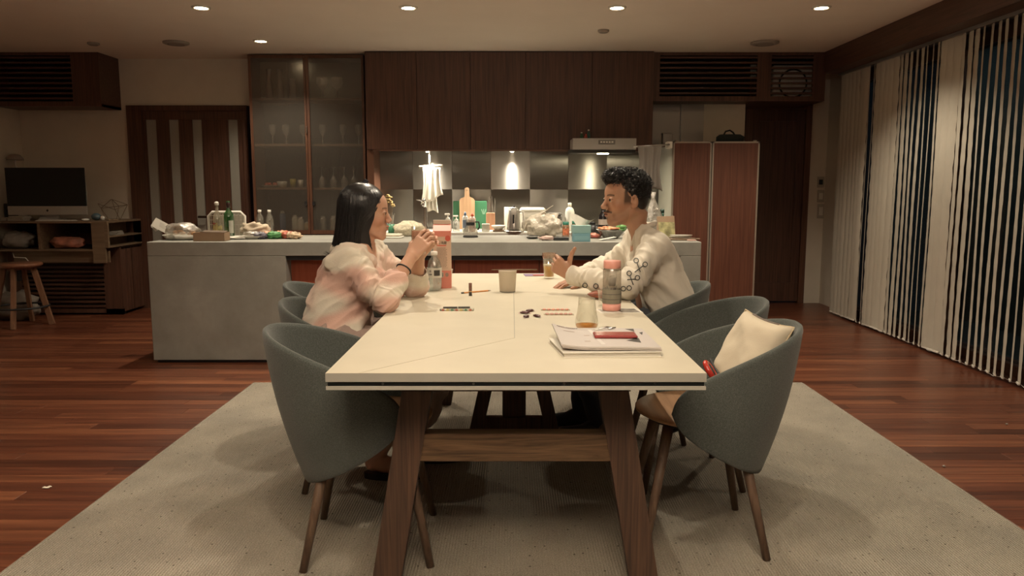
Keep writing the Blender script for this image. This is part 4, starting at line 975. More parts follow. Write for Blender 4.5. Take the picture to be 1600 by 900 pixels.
def face_tint(V, hd, skin, lip, male=False, dark=(.03, .02, .015), extra=None):
    L = hd.l(V); T = np.tile(np.array(skin, float), (len(V), 1))
    def blend(mask, col): T[:] = T*(1-mask[:, None])+np.array(col)*mask[:, None]
    g = lambda c, r: np.exp(-(((L-np.array(c))/np.array(r))**2).sum(1))
    near = (np.abs(L) < .2).all(1)
    for t in (-1, 1): blend(.35*g((.06, t*.045, -.035), (.03, .022, .02))*near, np.array(skin)*np.array([1.12, .78, .72]))
    lipm = np.clip(1.6*np.maximum(g((.102, 0, -.0592), (.012, .019, .0052)), g((.100, 0, -.0705), (.012, .017, .0062)))-.35, 0, 1)
    blend(lipm*near, lip)
    mg = np.clip(2.2*g((.094, 0, -.0645), (.012, .018, .0022))-.6, 0, 1); blend(mg*near, (.10, .025, .02))
    for t in (-1, 1):   # eyebrows and lash lines
        dz = L[:, 2]-(.0215-8.0*np.maximum(0, np.abs(L[:, 1]*t-.030)-.0)**2*.9); inb = (L[:, 0] > .05)&(L[:, 1]*t > .012)&(L[:, 1]*t < .050)
        blend(np.clip(1.3-np.abs(dz)/(.0042 if male else .0030), 0, 1)*inb*.85, dark)
        dz = np.abs(L[:, 2]-(.0045-6*(L[:, 1]*t-.031)**2)); inb = (L[:, 0] > .07)&(L[:, 1]*t > .017)&(L[:, 1]*t < .046)
        blend(np.clip(1.2-dz/.0016, 0, 1)*inb*.9, dark)
    if male:   # moustache and thin chin beard, fade at the temple
        ms = np.clip(1.5-np.abs(L[:, 2]-(-.0515-.25*np.maximum(0, np.abs(L[:, 1])-.006)))/.0042, 0, 1)*(L[:, 0] > .075)*(np.abs(L[:, 1]) < .030)*(np.abs(L[:, 1]) > .0015)
        blend(ms*.8, dark)
        ay = np.abs(L[:, 1]); zf = L[:, 2]
        fade = np.clip((.040-.25*np.maximum(0, zf-.03)-L[:, 0])/.008, 0, 1)*np.clip((zf+.030)/.020, 0, 1)*(ay > .040)*(ay < .0745)*(L[:, 0] > -.02)*(zf < .12)
        fade2 = np.clip((-.018-L[:, 0])/.008, 0, 1)*np.clip((zf+.055)/.03, 0, 1)*near*(ay < .0745)*(L[:, 0] > -.15)
        blend(np.maximum(fade, fade2)*.85, dark)
        blend(np.clip(1.4*g((.094, 0, -.083), (.012, .009, .007))-.2, 0, .7), dark)
        blend(.30*np.clip(1.5-np.abs(L[:, 2]+.088)/.03, 0, 1)*(L[:, 0] > .01)*(L[:, 0] < .12)*near, (.14, .085, .06))
    if extra is not None: extra(T, L, blend, g)
    return T
def eyes(hd, parent, look=(0, 0)):
    for t in (-1, 1):
        c = hd.w(.0805, t*.031, -.0003)-np.array(parent.location); r = .0115*hd.s
        eb = MB().ball(c, r, 16, 12).build('eye', mat('eye_white', (.62, .57, .50), .2), parent, smooth=True)
        d = hd.R@np.array([math.cos(look[0]), math.sin(look[0]), look[1]]); c2 = c+d*r*.42
        o = MB().ball(c2, r*.72, 16, 12).build('iris', mat('iris_brown', (.02, .012, .008), .12), eb, smooth=True)
def finger(F_, base, dirs, lens, r0, r1, k=.003):
    p = np.array(base, float); n = len(lens)
    for i in range(n):
        q = p+np.array(dirs[i])*lens[i]; a = r0+(r1-r0)*i/n; b = r0+(r1-r0)*(i+1)/n
        F_.cone(p, q, a, b, k); p = q
    return p
def bend(d, ax, ang):
    return np.array(Matrix.Rotation(ang, 3, Vector(ax))@Vector(d))
def hand(F_, wrist, fwd, palm, side, curls, thumb, sc=1.0, spread=.06, wr=.024):
    """fwd: wrist to knuckles; palm: the way the palm faces; side: towards the thumb; curls: 4 x (3 joint bends)"""
    fwd = np.array(fwd, float); fwd /= np.linalg.norm(fwd); palm = np.array(palm, float); palm -= fwd*(palm@fwd); palm /= np.linalg.norm(palm)
    s2 = np.cross(fwd, palm); side = s2 if s2@np.array(side, float) > 0 else -s2
    wrist = np.array(wrist, float); tips = []
    L = .088*sc
    offs = [.030, .010, -.010, -.028]; ln = [(.040, .025, .020), (.044, .028, .021), (.041, .026, .020), (.032, .020, .018)]; kl = [.98, 1.0, .96, .89]
    for i in range(4):
        kn = wrist+fwd*L*kl[i]+side*offs[i]*sc
        F_.cone(wrist+fwd*.012*sc+side*offs[i]*.55*sc, kn, .0145*sc, .0105*sc, .012)
        d = fwd+side*(1.5-i)*spread; d /= np.linalg.norm(d); ds = []
        axv = np.cross(d, palm); axv /= np.linalg.norm(axv)
        for c in curls[i]: d = bend(d, axv, c); ds.append(d)
        tips.append(finger(F_, kn, ds, [x*sc for x in ln[i]], .0088*sc, .0066*sc))
    F_.cone(wrist+fwd*.02*sc+side*.018*sc+palm*.006*sc, wrist+fwd*.045*sc+side*.03*sc+palm*.010*sc, .017*sc, .013*sc, .012)
    tb_ = wrist+fwd*.028*sc+side*.026*sc+palm*.008*sc
    ds = []
    for (a, b, c) in thumb: v_ = fwd*a+side*b+palm*c; ds.append(v_/np.linalg.norm(v_))
    tips.append(finger(F_, tb_, ds, [.040*sc, .030*sc, .024*sc], .0125*sc, .0082*sc, .006))
    return tips
def folds(V, N_, amp, freq, seed, along=(0, 0, 1), ratio=.3, mask=None):
    """shallow cloth folds running along one way, pushed out along the normal"""
    out = np.zeros(len(V)); d = np.array(along, float); d /= np.linalg.norm(d)
    W_ = (V-np.outer(V@d, d)*(1-ratio))*freq
    for i in range(len(V)):
        q = Vector(W_[i])+Vector((seed, seed*1.7, 0)); wob = mnoise.noise(q*.5)
        a = 1-abs(mnoise.noise(q+Vector((wob, wob, 0))))*3.2; b = 1-abs(mnoise.noise(q*2.1))*3
        out[i] = max(a, -.5)+.35*max(b, -.5)-.3
    if mask is not None: out = out*mask
    return V+N_*out[:, None]*amp
def vnormals(V, Q):
    n = np.cross(V[Q[:, 2]]-V[Q[:, 0]], V[Q[:, 3]]-V[Q[:, 1]]); N_ = np.zeros_like(V)
    for i in range(4): np.add.at(N_, Q[:, i], n)
    return N_/(np.linalg.norm(N_, axis=1)[:, None]+1e-12)
def smoothV(V, Q, it=2, lam=.5):
    for _ in range(it):
        S = np.zeros_like(V); c = np.zeros(len(V))
        for i in range(4):
            for j in (1, 3): np.add.at(S, Q[:, i], V[Q[:, (i+j) % 4]]); np.add.at(c, Q[:, i], 1)
        V = V+(S/c[:, None]-V)*lam
    return V
def shearW(V):
    V = V.copy(); V[:, 0] += .055*np.clip((V[:, 2]-.62)/.22, 0, 1)*np.clip((-.52-V[:, 0])/.14, 0, 1)*np.clip((1.03-V[:, 2])/.05, 0, 1); return V
def shearM(V):
    V = V.copy(); V[:, 0] -= .05*np.clip((V[:, 2]-.58)/.25, 0, 1)*np.clip((V[:, 0]-.54)/.12, 0, 1)*np.clip((1.10-V[:, 2])/.05, 0, 1); return V
# ---------------------------------------------------------------- WOMAN (faces +x)
wm = thing('person', 'person with long black hair in a pale pink and white knit top holding a glass', 'person', (-.70, 3.15, .46), group=None)
hw = Head((-.618, 3.26, 1.113), 0.06, .05, 0, .96)
SkW = (.56, .325, .225)
F_ = Field((-.98, 2.80, .30), (-.13, 3.60, 1.27), .0027)
build_head(F_, hw)
neck = hw.w(-.03, 0, -.06)
sR, sL = _V(-.700, 3.09, .925), _V(-.655, 3.39, .935)
eR, eL = _V(-.500, 2.995, .775), _V(-.435, 3.43, .775)
wR, wL = _V(-.412, 3.135, .935), _V(-.405, 3.345, .925)
chest, pelvis = _V(-.70, 3.225, .82), _V(-.745, 3.20, .53)
F_.cone(neck, (-.685, 3.245, .955), .050, .054, .03)
F_.cone((-.69, 3.15, .93), (-.67, 3.33, .93), .05, .05, .04)
F_.cone(chest+[0, 0, .04], pelvis, .095, .105, .05)
F_.cone(sR, eR, .043, .036, .03); F_.cone(eR, wR, .037, .0245, .012)
F_.cone(sL, eL, .043, .036, .03); F_.cone(eL, wL, .037, .0245, .012)
# glass between the hands
gc0 = _V(-.395, 3.245, .935); gax = _V(.02, -.03, 1.0); gax /= np.linalg.norm(gax)
# right hand: fingers wrap the near side of the glass, pointing +x
cw_ = .55
hand(F_, wR, (.45, .30, .60), (.25, 1, -.1), (-.6, .1, .8), [(.25, .55, .45), (.30, .6, .5), (.35, .65, .5), (.4, .7, .5)], [(.7, .5, .5), (.7, .2, .7), (.7, .0, .7)], .93)
hand(F_, wL, (.45, -.25, .62), (.25, -1, -.1), (-.6, .1, .8), [(.25, .55, .45), (.30, .6, .5), (.35, .65, .5), (.4, .7, .5)], [(.7, .5, .5), (.7, .2, .7), (.7, .0, .7)], .93)
# thighs, shins, feet under the table
for y_, kx in ((3.09, -.33), (3.29, -.30)):
    F_.cone((pelvis[0], y_, .54), (kx, y_-.01, .53), .085, .06, .03)
V, Q = F_.mesh(); V = smoothV(V, Q, 1, .4); V = shearW(V)
T = face_tint(V, hw, SkW, (.55, .14, .11))
np_mesh('body', V, Q, m_skin, wm, T)
eyes(hw, wm)
# lower legs and feet, one surface with the thighs' ends below the skirt
F_ = Field((-.80, 2.92, 0.0), (-.18, 3.45, .62), .004)
for y_, kx, fx_ in ((3.09, -.33, -.56), (3.29, -.30, -.42)):
    F_.cone((kx, y_, .52), (fx_, y_, .115), .054, .034, .02); F_.cone((fx_-.02, y_, .075), (fx_+.05, y_, .07), .034, .03, .02)
    F_.cone((fx_+.03, y_, .062), (fx_+.15, y_-.01, .042), .028, .02, .02)
    for j_ in range(5): F_.cone((fx_+.14, y_-.03+j_*.014, .042), (fx_+.175-.004*j_, y_-.034+j_*.016, .038), .0095, .008, .004)
V, Q = F_.mesh(); np_mesh('lower_legs', V, Q, m_skin, wm, np.tile(SkW, (len(V), 1)))
for y_, fx_ in ((3.09, -.56), (3.29, -.42)):
    sl = MB(); sl.prism([(fx_-.06+.13*(1-math.cos(a)), y_+.045*math.sin(a)) for a in np.linspace(0, 2*PI, 20)[:-1]], RZ, RZ+.024, 'xy'); o = sl.build('slipper', m_black, wm, world=True)
    MB().tube([(fx_+.09, y_-.045, RZ+.02), (fx_+.085, y_-.03, .078), (fx_+.085, y_, .088), (fx_+.085, y_+.03, .078), (fx_+.09, y_+.045, RZ+.02)], .012, 8).build('strap', m_black, o).location = -Vector(wm.location)
# skirt
m_skirt = mat('skirt_cloth', (.30, .22, .19), .9, bump=.15, bscale=120)
F_ = Field((-.95, 2.93, .14), (-.18, 3.47, .72), .006)
F_.cone((-.745, 3.13, .57), (-.745, 3.26, .57), .145, .145, .05)
F_.cone((-.70, 3.09, .555), (-.325, 3.08, .55), .105, .082, .05, fold=(.006, 3, 1)); F_.cone((-.70, 3.28, .555), (-.30, 3.28, .55), .105, .082, .05, fold=(.006, 3, 2))
F_.cone((-.33, 3.09, .54), (-.50, 3.09, .25), .078, .085, .04, fold=(.008, 3, 0)); F_.cone((-.30, 3.28, .54), (-.40, 3.28, .25), .078, .085, .04, fold=(.008, 3, 2))
F_.cone((-.40, 3.19, .52), (-.46, 3.19, .25), .085, .085, .04)
V, Q = F_.mesh(); V = folds(V, vnormals(V, Q), .006, 16, 4); np_mesh('skirt', V, Q, m_skirt, wm)
# top: loose knit with a hood-like collar
m_knit = tint_mat('pale_knit', .9, 0, .1, .55, 260, .15)
F_ = Field((-1.0, 2.86, .47), (-.28, 3.60, 1.05), .0036)
F_.cone((-.735, 3.14, .60), (-.735, 3.29, .60), .135, .135, .05)
F_.cone((-.765, 3.15, .74), (-.745, 3.30, .74), .115, .115, .07)
F_.cone((-.735, 3.155, .86), (-.705, 3.32, .865), .105, .105, .07)
F_.ell((-.60, 3.22, .80), (.075, .12, .085), None, .05)
F_.cone((-.715, 3.11, .905), (-.675, 3.36, .915), .066, .066, .05)
ek = dict(k=.035)
F_.cone(sR+[-.005, 0, -.01], (-.60, 3.025, .835), .070, .063, .04, fold=(.008, 2.2, 1)); F_.cone((-.60, 3.025, .835), eR+[0, 0, .004], .063, .056, .03, fold=(.009, 3, 2))
F_.cone(eR+[0, 0, .004], (-.482, 3.022, .815), .055, .047, .018, fold=(.005, 2.5, 0)); F_.cone((-.482, 3.022, .815), (-.466, 3.052, .842), .048, .054, .01)
F_.cone(sL+[-.005, 0, -.01], (-.56, 3.42, .845), .072, .066, .04, fold=(.008, 2.2, 3)); F_.cone((-.56, 3.42, .845), eL+[0, 0, .006], .066, .058, .03, fold=(.009, 3, 1))
F_.cone(eL+[0, 0, .006], (-.428, 3.41, .805), .052, .046, .018, fold=(.005, 2.5, 2)); F_.cone((-.428, 3.41, .805), (-.422, 3.398, .828), .044, .049, .01)
# collar folds around the neck and down the back
F_.chain([(-.61, 3.17, .915), (-.66, 3.13, .955), (-.74, 3.15, .965), (-.80, 3.24, .955), (-.75, 3.35, .965), (-.65, 3.36, .955), (-.60, 3.31, .92)], [.022]*7, .018)
F_.chain([(-.78, 3.13, .90), (-.825, 3.20, .85), (-.82, 3.27, .87)], [.032, .034, .03], .03)
F_.chain([(-.70, 3.04, .96), (-.78, 3.06, .92), (-.85, 3.13, .84)], [.013, .017, .015], .02)
# diagonal drapes on the near side
for a, b, r in (((-.62, 3.06, .80), (-.84, 3.09, .69), .018), ((-.60, 3.08, .76), (-.83, 3.06, .62), .018), ((-.61, 3.08, .70), (-.76, 3.045, .56), .018), ((-.66, 3.04, .87), (-.83, 3.09, .80), .02), ((-.63, 3.06, .66), (-.66, 3.04, .53), .016)):
    F_.cone(a, b, r, r*.7, .03)
# neckline opening and cuff mouths
F_.cone(hw.w(-.0, 0, -.06), (-.655, 3.245, .935), .058, .052, .010, 'sub')
F_.cone((-.60, 3.243, .98), (-.560, 3.235, .86), .040, .020, .012, 'sub')
F_.cone((-.462, 3.058, .850), wR, .041, .036, .004, 'sub'); F_.cone((-.420, 3.394, .834), wL, .038, .036, .004, 'sub')
V, Q = F_.mesh(); V = smoothV(V, Q, 1, .5); V = shearW(V); V = folds(V, vnormals(V, Q), .0065, 13, 2, (.8, .1, .5), .25) 
tt = np.array([mnoise.noise(Vector((p[0]*5+p[2]*7, p[1]*4, p[2]*9-p[0]*6))) for p in V])
tt = np.clip(tt*2.2+.45, 0, 1)[:, None]
T = np.array((.66, .60, .50))*(1-tt)+np.array((.62, .40, .33))*tt
np_mesh('knit_top', V, Q, m_knit, wm, T)
# bracelet
bc = wR*.70+eR*.30; bd = (wR-eR)/np.linalg.norm(wR-eR); u_ = np.cross(bd, (0, 1, 0)); u_ /= np.linalg.norm(u_); v_ = np.cross(bd, u_)
MB().tube([Vector(bc+(u_*math.cos(a)+v_*math.sin(a))*.0305) for a in np.linspace(0, 2*PI, 33)], .0032, 8).build('bracelet', m_black, wm, smooth=True, world=True)
# hair: volume plus strands
m_hair = mat('black_hair', (.010, .009, .009), .33, spec=.6)
F_ = Field((-.86, 3.08, .86), (-.46, 3.46, 1.28), .003)
H_ = lambda *p: hw.w(*p)
F_.ell(H_(-.018, 0, .036), np.array((.103, .086, .092))*hw.s, hw.R, .01)
def drape(X_, Y_, Z_):
    px, py, pz = X_-hw.c[0], Y_-hw.c[1], Z_-hw.c[2]
    q = [(px*hw.R[0, i]+py*hw.R[1, i]+pz*hw.R[2, i])/hw.s for i in range(3)]
    x, y, z = q; t = np.clip((.04-z)/.28, 0, 1)
    cx = -.018-.012*t; rx = .100-.002*t+.016*np.clip((t-.7)*3, 0, 1); ry = .087-.006*t
    e = (np.sqrt(((x-cx)/rx)**2+(y/ry)**2+(np.maximum(z-.036, 0)/.0925)**2)-1)*.08
    xf = .070-.044*np.clip((.05-z)/.13, 0, 1)+.020*np.clip((-.09-z)/.09, 0, 1)+.9*np.maximum(z-.05, 0)      # front edge of the curtain
    zb = -.200+.010*np.sin(x*60)+.025*np.clip(-x*6, 0, 1)
    inner = (np.sqrt(((x-.01)/.085)**2+(y/.064)**2)-1)*.064
    d = np.maximum(np.maximum(e, x-xf), zb-z)
    d = np.maximum(d, -np.where(z < .02, inner, .05))
    return d*hw.s
F_.op(drape, H_(-.14, -.11, -.25), H_(.12, .11, .15), .006)
# keep the face free
F_.ell(H_(.106, 0, -.028), np.array((.056, .075, .088))*hw.s, hw.R, .006, 'sub')
V, Q = F_.mesh(); np_mesh('hair', V, Q, m_hair, wm)
st = MB(); r_ = random.Random(3)
for i in range(1150):
    ph = r_.uniform(-2.55, 2.55) if i % 3 else r_.choice((-1, 1))*r_.uniform(1.2, 2.4)
    # ph: angle round the head, 0 = back
    pts = []; rr_ = []
    front = abs(ph) > 1.55; j0 = r_.uniform(-.003, .003); ph2 = math.copysign(min(abs(ph), 1.62+r_.uniform(-.1, .12)), ph); zb = -.200+.012*math.sin(ph*9)+r_.uniform(-.02, .015)+(.03 if abs(ph) < .8 else 0)
    for k in range(13):
        t = k/12
        if t < .36:
            th = t/.36*PI/2; a = ph
            x = -.018+(.0)+-math.cos(a)*.1045*math.sin(th); y = math.sin(a)*.088*math.sin(th); z = .036+.0935*math.cos(th)
        else:
            u = (t-.36)/.64; a = ph+(ph2-ph)*min(1, u*2.4)
            z = .036+(zb-.036)*u; x = -.018-.012*u-math.cos(a)*(.1045+.012*max(0, u-.7)*3); y = math.sin(a)*(.088-.005*u)
        w_ = 1+j0*3+.012*math.sin(k*1.1+i)
        pts.append(Vector(hw.w(x*w_, y*w_, z))); rr_.append(.0012 if k < 11 else .0005)
    st.tube(pts, rr_, 3, cap=False)
# loose ends flicked out behind the shoulder
for i in range(26):
    a = Vector(hw.w(-.10, -.05+r_.uniform(-.03, .05), -.17)); st.tube([a, a+Vector((-.03, r_.uniform(-.01, .01), -.025)), a+Vector((-.055+r_.uniform(-.015, .01), r_.uniform(-.02, .02), -.02+r_.uniform(-.035, .02)))], [.0016, .0014, .0005], 3, cap=False)
o = st.build('hair_strands', m_hair, wm, smooth=True, world=True); o['kind'] = 'stuff'
cl = MB().prism([(-.014, -.004), (0, .012), (.016, .004), (.008, -.006)], -.005, .005, 'xz').build('hair_clip', mat('clip_navy', (.02, .022, .035), .5), wm)
cl.location = Vector(hw.w(-.005, -.01, .131))-wm.location
# ---------------------------------------------------------------- MAN (faces -x, head a little towards the camera)
mn = thing('person', 'person with short black hair and moustache in a white long-sleeved shirt', 'person', (.70, 3.68, .46))
hm = Head((.532, 3.64, 1.163), PI+.30, .04, 0, 1.03)
SkM = (.43, .235, .15)
F_ = Field((.18, 3.22, .30), (.98, 4.06, 1.33), .0028)
build_head(F_, hm, True)
sL, sR = _V(.700, 3.50, .945), _V(.660, 3.84, .95)
eL, eR = _V(.500, 3.335, .785), _V(.47, 3.93, .79)
wL, wR = _V(.272, 3.53, .815), _V(.345, 3.80, .762)
pelvis = _V(.745, 3.69, .54)
F_.cone(hm.w(-.03, 0, -.06), (.665, 3.665, .985), .056, .062, .03)
F_.cone((.68, 3.57, .955), (.66, 3.77, .955), .06, .06, .04)
F_.cone((.70, 3.67, .88), pelvis, .11, .12, .05)
F_.cone(sL, eL, .05, .040, .03); F_.cone(eL, wL, .042, .0275, .012)
F_.cone(sR, eR, .05, .040, .03); F_.cone(eR, wR, .042, .0275, .012)
hand(F_, wL, (-.75, .12, .50), (.05, 1, .1), (.3, 0, 1), [(1.0, 1.3, .8), (1.1, 1.35, .8), (1.15, 1.35, .8), (1.2, 1.35, .8)], [(.45, .9, -.1), (.25, 1, -.05), (.05, 1, 0)], .98)
hand(F_, wR, (-.8, -.45, -.12), (0, 0, -1), (0, -1, 0), [(.1, .25, .2), (.1, .2, .2), (.1, .25, .2), (.15, .3, .2)], [(.7, .7, .1), (.9, .4, .1), (1, .2, .1)], 1.0)
for y_, kx in ((3.57, .30), (3.78, .33)): F_.cone((pelvis[0], y_, .55), (kx, y_, .54), .09, .065, .03)
V, Q = F_.mesh(); V = smoothV(V, Q, 1, .4); V = shearM(V)
T = face_tint(V, hm, SkM, (.34, .12, .08), True)
np_mesh('body', V, Q, m_skin, mn, T)
eyes(hm, mn, (.1, 0))
# trousers and shoes
F_ = Field((.18, 3.42, .04), (.95, 3.94, .72), .006)
F_.cone((.75, 3.62, .58), (.75, 3.76, .58), .135, .135, .05)
for y_, kx, fx_ in ((3.57, .30, .42), (3.78, .33, .36)):
    F_.cone((.70, y_, .56), (kx, y_, .545), .10, .080, .04, fold=(.004, 3, 1)); F_.cone((kx, y_, .54), (fx_, y_, .12), .076, .056, .03, fold=(.006, 4, 2))
V, Q = F_.mesh(); np_mesh('trousers', V, Q, mat('trouser_navy', (.022, .024, .03), .85, bump=.1, bscale=200), mn)
F_ = Field((.12, 3.48, 0.005), (.50, 3.88, .14), .004)
for y_, fx_ in ((3.57, .42), (3.78, .36)):
    F_.cone((fx_+.01, y_, .07), (fx_-.04, y_, .065), .045, .042, .02); F_.cone((fx_-.02, y_, .055), (fx_-.17, y_, .045), .040, .032, .02)
V, Q = F_.mesh(); V[:, 2] = np.maximum(V[:, 2], RZ+.001); np_mesh('shoes', V, Q, m_black, mn)
# shirt
m_shirt = tint_mat('white_cotton', .85, 0, .15, .08, 500, .05)
F_ = Field((.20, 3.22, .50), (.98, 4.04, 1.08), .0036)
F_.cone((.775, 3.60, .60), (.765, 3.77, .60), .125, .125, .05)
F_.cone((.755, 3.59, .73), (.745, 3.76, .73), .122, .122, .07)
F_.cone((.715, 3.58, .85), (.705, 3.77, .855), .120, .120, .07)
F_.cone((.705, 3.53, .935), (.675, 3.81, .94), .070, .070, .05)
F_.cone((.655, 3.60, .985), (.64, 3.73, .985), .055, .055, .05)
F_.cone(sL, (.60, 3.40, .855), .076, .070, .04, fold=(.007, 2, 1)); F_.cone((.60, 3.40, .855), eL+[0, 0, .008], .070, .062, .03, fold=(.009, 2.6, 2))
F_.cone(eL+[0, 0, .008], (.38, 3.44, .80), .058, .050, .02, fold=(.007, 3, 1)); F_.cone((.38, 3.44, .80), (.300, 3.508, .812), .050, .041, .01, fold=(.004, 3, 0)); F_.cone((.300, 3.508, .812), (.288, 3.518, .814), .042, .043, .006)
F_.cone(sR, (.57, 3.90, .86), .076, .068, .04, fold=(.007, 2, 3)); F_.cone((.57, 3.90, .86), eR+[0, 0, .008], .068, .060, .03, fold=(.009, 2.6, 1))
F_.cone(eR+[0, 0, .008], (.36, 3.85, .785), .055, .044, .02, fold=(.007, 3, 2)); F_.cone((.36, 3.85, .785), (.33, 3.825, .775), .044, .042, .01)
for a, b, r in (((.66, 3.50, .93), (.80, 3.52, .80), .018), ((.62, 3.46, .86), (.80, 3.50, .72), .02), ((.64, 3.50, .78), (.83, 3.56, .66), .02), ((.66, 3.50, .70), (.80, 3.53, .60), .02), ((.62, 3.52, .74), (.70, 3.50, .58), .016), ((.58, 3.62, .90), (.60, 3.60, .78), .016)):
    F_.cone(a, b, r, r*.7, .03)
F_.cone(hm.w(-.03, 0, -.06), (.655, 3.66, .985), .062, .066, .008, 'sub'); F_.cone((.60, 3.655, 1.03), (.575, 3.65, .955), .04, .03, .010, 'sub')
F_.chain([(.592, 3.652, .945), (.60, 3.600, .985), (.655, 3.582, 1.025), (.715, 3.62, 1.045), (.728, 3.67, 1.048), (.705, 3.725, 1.04), (.645, 3.745, 1.02), (.60, 3.71, .98), (.592, 3.66, .945)], [.007]*9, .006)
F_.cone((.288, 3.518, .814), wL, .033, .034, .004, 'sub'); F_.cone((.325, 3.822, .774), wR, .034, .034, .004, 'sub')
V, Q = F_.mesh(); V = smoothV(V, Q, 1, .5); V = shearM(V); V = folds(V, vnormals(V, Q), .0065, 12, 8, (.6, 0, -.75), .25)
np_mesh('shirt', V, Q, m_shirt, mn, np.tile((.66, .61, .52), (len(V), 1)))
ShV, ShN = V, vnormals(V, Q)
# eyelet rings and cords printed on the near sleeve, laid over the cloth
def on_shirt(px, py):
    o = np.array(camo.location); d = np.array(P(px, py, 3.5))-o; d /= np.linalg.norm(d)
    r = ShV-o; t = r@d; off = np.linalg.norm(r-t[:, None]*d, axis=1); ok = np.where(off < .006)[0]
    if len(ok) == 0: ok = np.array([np.argmin(off)])
    i = ok[np.argmin(t[ok])]; nb_ = ok[t[ok] < t[i]+.012]; h_ = t[nb_].mean(); return Vector(o+d*(h_-.003))
m_gun = mat('gunmetal_cord', (.06, .065, .06), .4, metal=.4)
for k, ((ax_, ay_), (bx_, by_)) in enumerate((((994, 407), (1008, 413)), ((983, 427), (996, 434)), ((931, 447), (914, 446)), ((974, 451), (983, 450)))):
    mb = MB()
    for (rx_, ry_) in ((ax_, ay_), (bx_, by_)):
        mb.tube([on_shirt(rx_+3.6*math.cos(a), ry_+3.6*math.sin(a)) for a in np.linspace(0, 2*PI, 21)], .0020, 6)
    if k < 2:
        mb.tube([on_shirt(ax_+1+j*(7/5)*.8, ay_+3+j*15/5) for j in range(6)], .0021, 6)
        mb.tube([on_shirt(bx_-3-j*2.6, by_+2+j*(2.0 if k == 0 else .2)) for j in range(6)], .0021, 6)
    mb.build('sleeve_eyelets', m_gun, mn, smooth=True, world=True)
# hair
F_ = Field((.40, 3.50, 1.08), (.72, 3.80, 1.33), .0026)
def lumps(q): 
    x, y, z = q; return .0035*np.sin(x*150+np.sin(z*90)*2)*np.sin(y*140+2*np.sin(x*70))*np.sin(z*120)
F_.ell(hm.w(-.026, 0, .048), np.array((.095, .0855, .082)), hm.R, .008, 'add', lumps)
F_.ell(hm.w(.035, 0, .102), np.array((.060, .056, .030)), hm.R, .02, 'add', lumps)
F_.ell(hm.w(-.050, 0, .01), np.array((.062, .076, .085)), hm.R, .02)
F_.ell(hm.w(.090, 0, .014), np.array((.056, .080, .068)), hm.R, .004, 'sub')
for t in (-1, 1):
    F_.ell(hm.w(-.015, t*.054, .016), np.array((.050, .0225, .044)), hm.R, .012)
for t in (-1, 1):
    F_.ell(hm.w(.078, t*.080, -.004), np.array((.042, .036, .060)), hm.R, .005, 'sub')
    F_.ell(hm.w(-.004, t*.094, -.028), np.array((.021, .032, .034)), hm.R, .004, 'sub'); F_.ell(hm.w(.035, t*.09, -.062), np.array((.045, .04, .030)), hm.R, .006, 'sub')
def low(X_, Y_, Z_): return (Z_-(hm.c[2]-.058))+0*X_+0*Y_
F_.op(low, (.3, 3.4, 1.0), (.8, 3.9, hm.c[2]-.055), .004, 'sub')
V, Q = F_.mesh(); Nn = vnormals(V, Q); L = hm.l(V)
np_mesh('hair', V, Q, m_hair, mn)
cu = MB(); idx_ = [i for i in range(len(V)) if L[i, 2] > .030 or (L[i, 0] < -.02 and L[i, 2] > .0)]
for i in r_.sample(idx_, min(2600, len(idx_))):
    p = Vector(V[i]); n = Vector(Nn[i]); t1 = n.cross(Vector((r_.uniform(-1, 1), r_.uniform(-1, 1), r_.uniform(-1, 1)))).normalized(); t2 = n.cross(t1); q = r_.uniform(.6, 1.25)*(1.0 if L[i, 2] > .06 else .45)
    cu.tube([p-n*.002, p+n*.008*q+t1*.003, p+n*.014*q+t1*.008*q+t2*.003, p+n*.013*q+t1*.012*q+t2*.009*q, p+n*.008*q+t1*.009*q+t2*.013*q], [.0012, .0012, .0011, .0009, .0005], 3, cap=False)
o = cu.build('hair_curls', m_hair, mn, smooth=True, world=True); o['kind'] = 'stuff'
# ================================================================ THINGS ON THE TABLE
def on(px, py, z=TZ): return Pz(px, py, z)
def lathe_thing(name, label, cat, loc, parts, group=None, n=28, rz=0):
    t = thing(name, label, cat, loc, rz, group)
    for pn, prof, m, *kw in parts:
        k = kw[0] if kw else {}
        MB().lathe(prof, n=n, **k).build(pn, m, t, smooth=True, auto=False)
    return t
m_paper = mat('paper_white', (.66, .63, .56), .8)
m_clear = glass('clear_glass', (.97, .97, .95))
m_pet = thin('pet_plastic', (.93, .95, .93), .62, .26, .08, (.6, .6, .55))
m_film = thin('clear_film', (.93, .92, .88), .50, .24, .22, (.66, .62, .55), crinkle=.8)
m_ink = mat('ink_dark', (.05, .045, .04), .7)
m_ink_soft = mat('ink_soft', (.33, .24, .19), .7)
# milk carton
p = on(691, 450); w = .043
ct = thing('milk_carton', 'tall pink and cream drink carton beside the clear bottle', 'carton', (p.x, p.y+.03, TZ), .0)
ct.rotation_euler.z = .06; ct.scale = (1, 1, 1.19)
m_cpink = mat('carton_pink', (.72, .25, .19), .45); m_ccream = mat('carton_cream', (.70, .50, .38), .45); m_cwhite = mat('carton_top', (.68, .60, .50), .45)
MB().box((-w, -w, 0), (w, w, .235)).build('body', m_ccream, ct)
MB().box((-w-.0006, -w-.0006, 0), (w+.0006, w+.0006, .073)).build('lower_band', m_cpink, ct)
MB().box((-w-.0006, -w-.0006, .212), (w+.0006, w+.0006, .2352)).build('upper_band', m_cpink, ct)
MB().add([(-w, -w, .235), (w, -w, .235), (w, w, .235), (-w, w, .235), (-w, -.002, .262), (w, -.002, .262), (w, .002, .262), (-w, .002, .262)],
         [(0, 1, 5, 4), (2, 3, 7, 6), (1, 2, 6, 5), (3, 0, 4, 7), (4, 5, 6, 7)]).build('gable', m_cpink, ct)
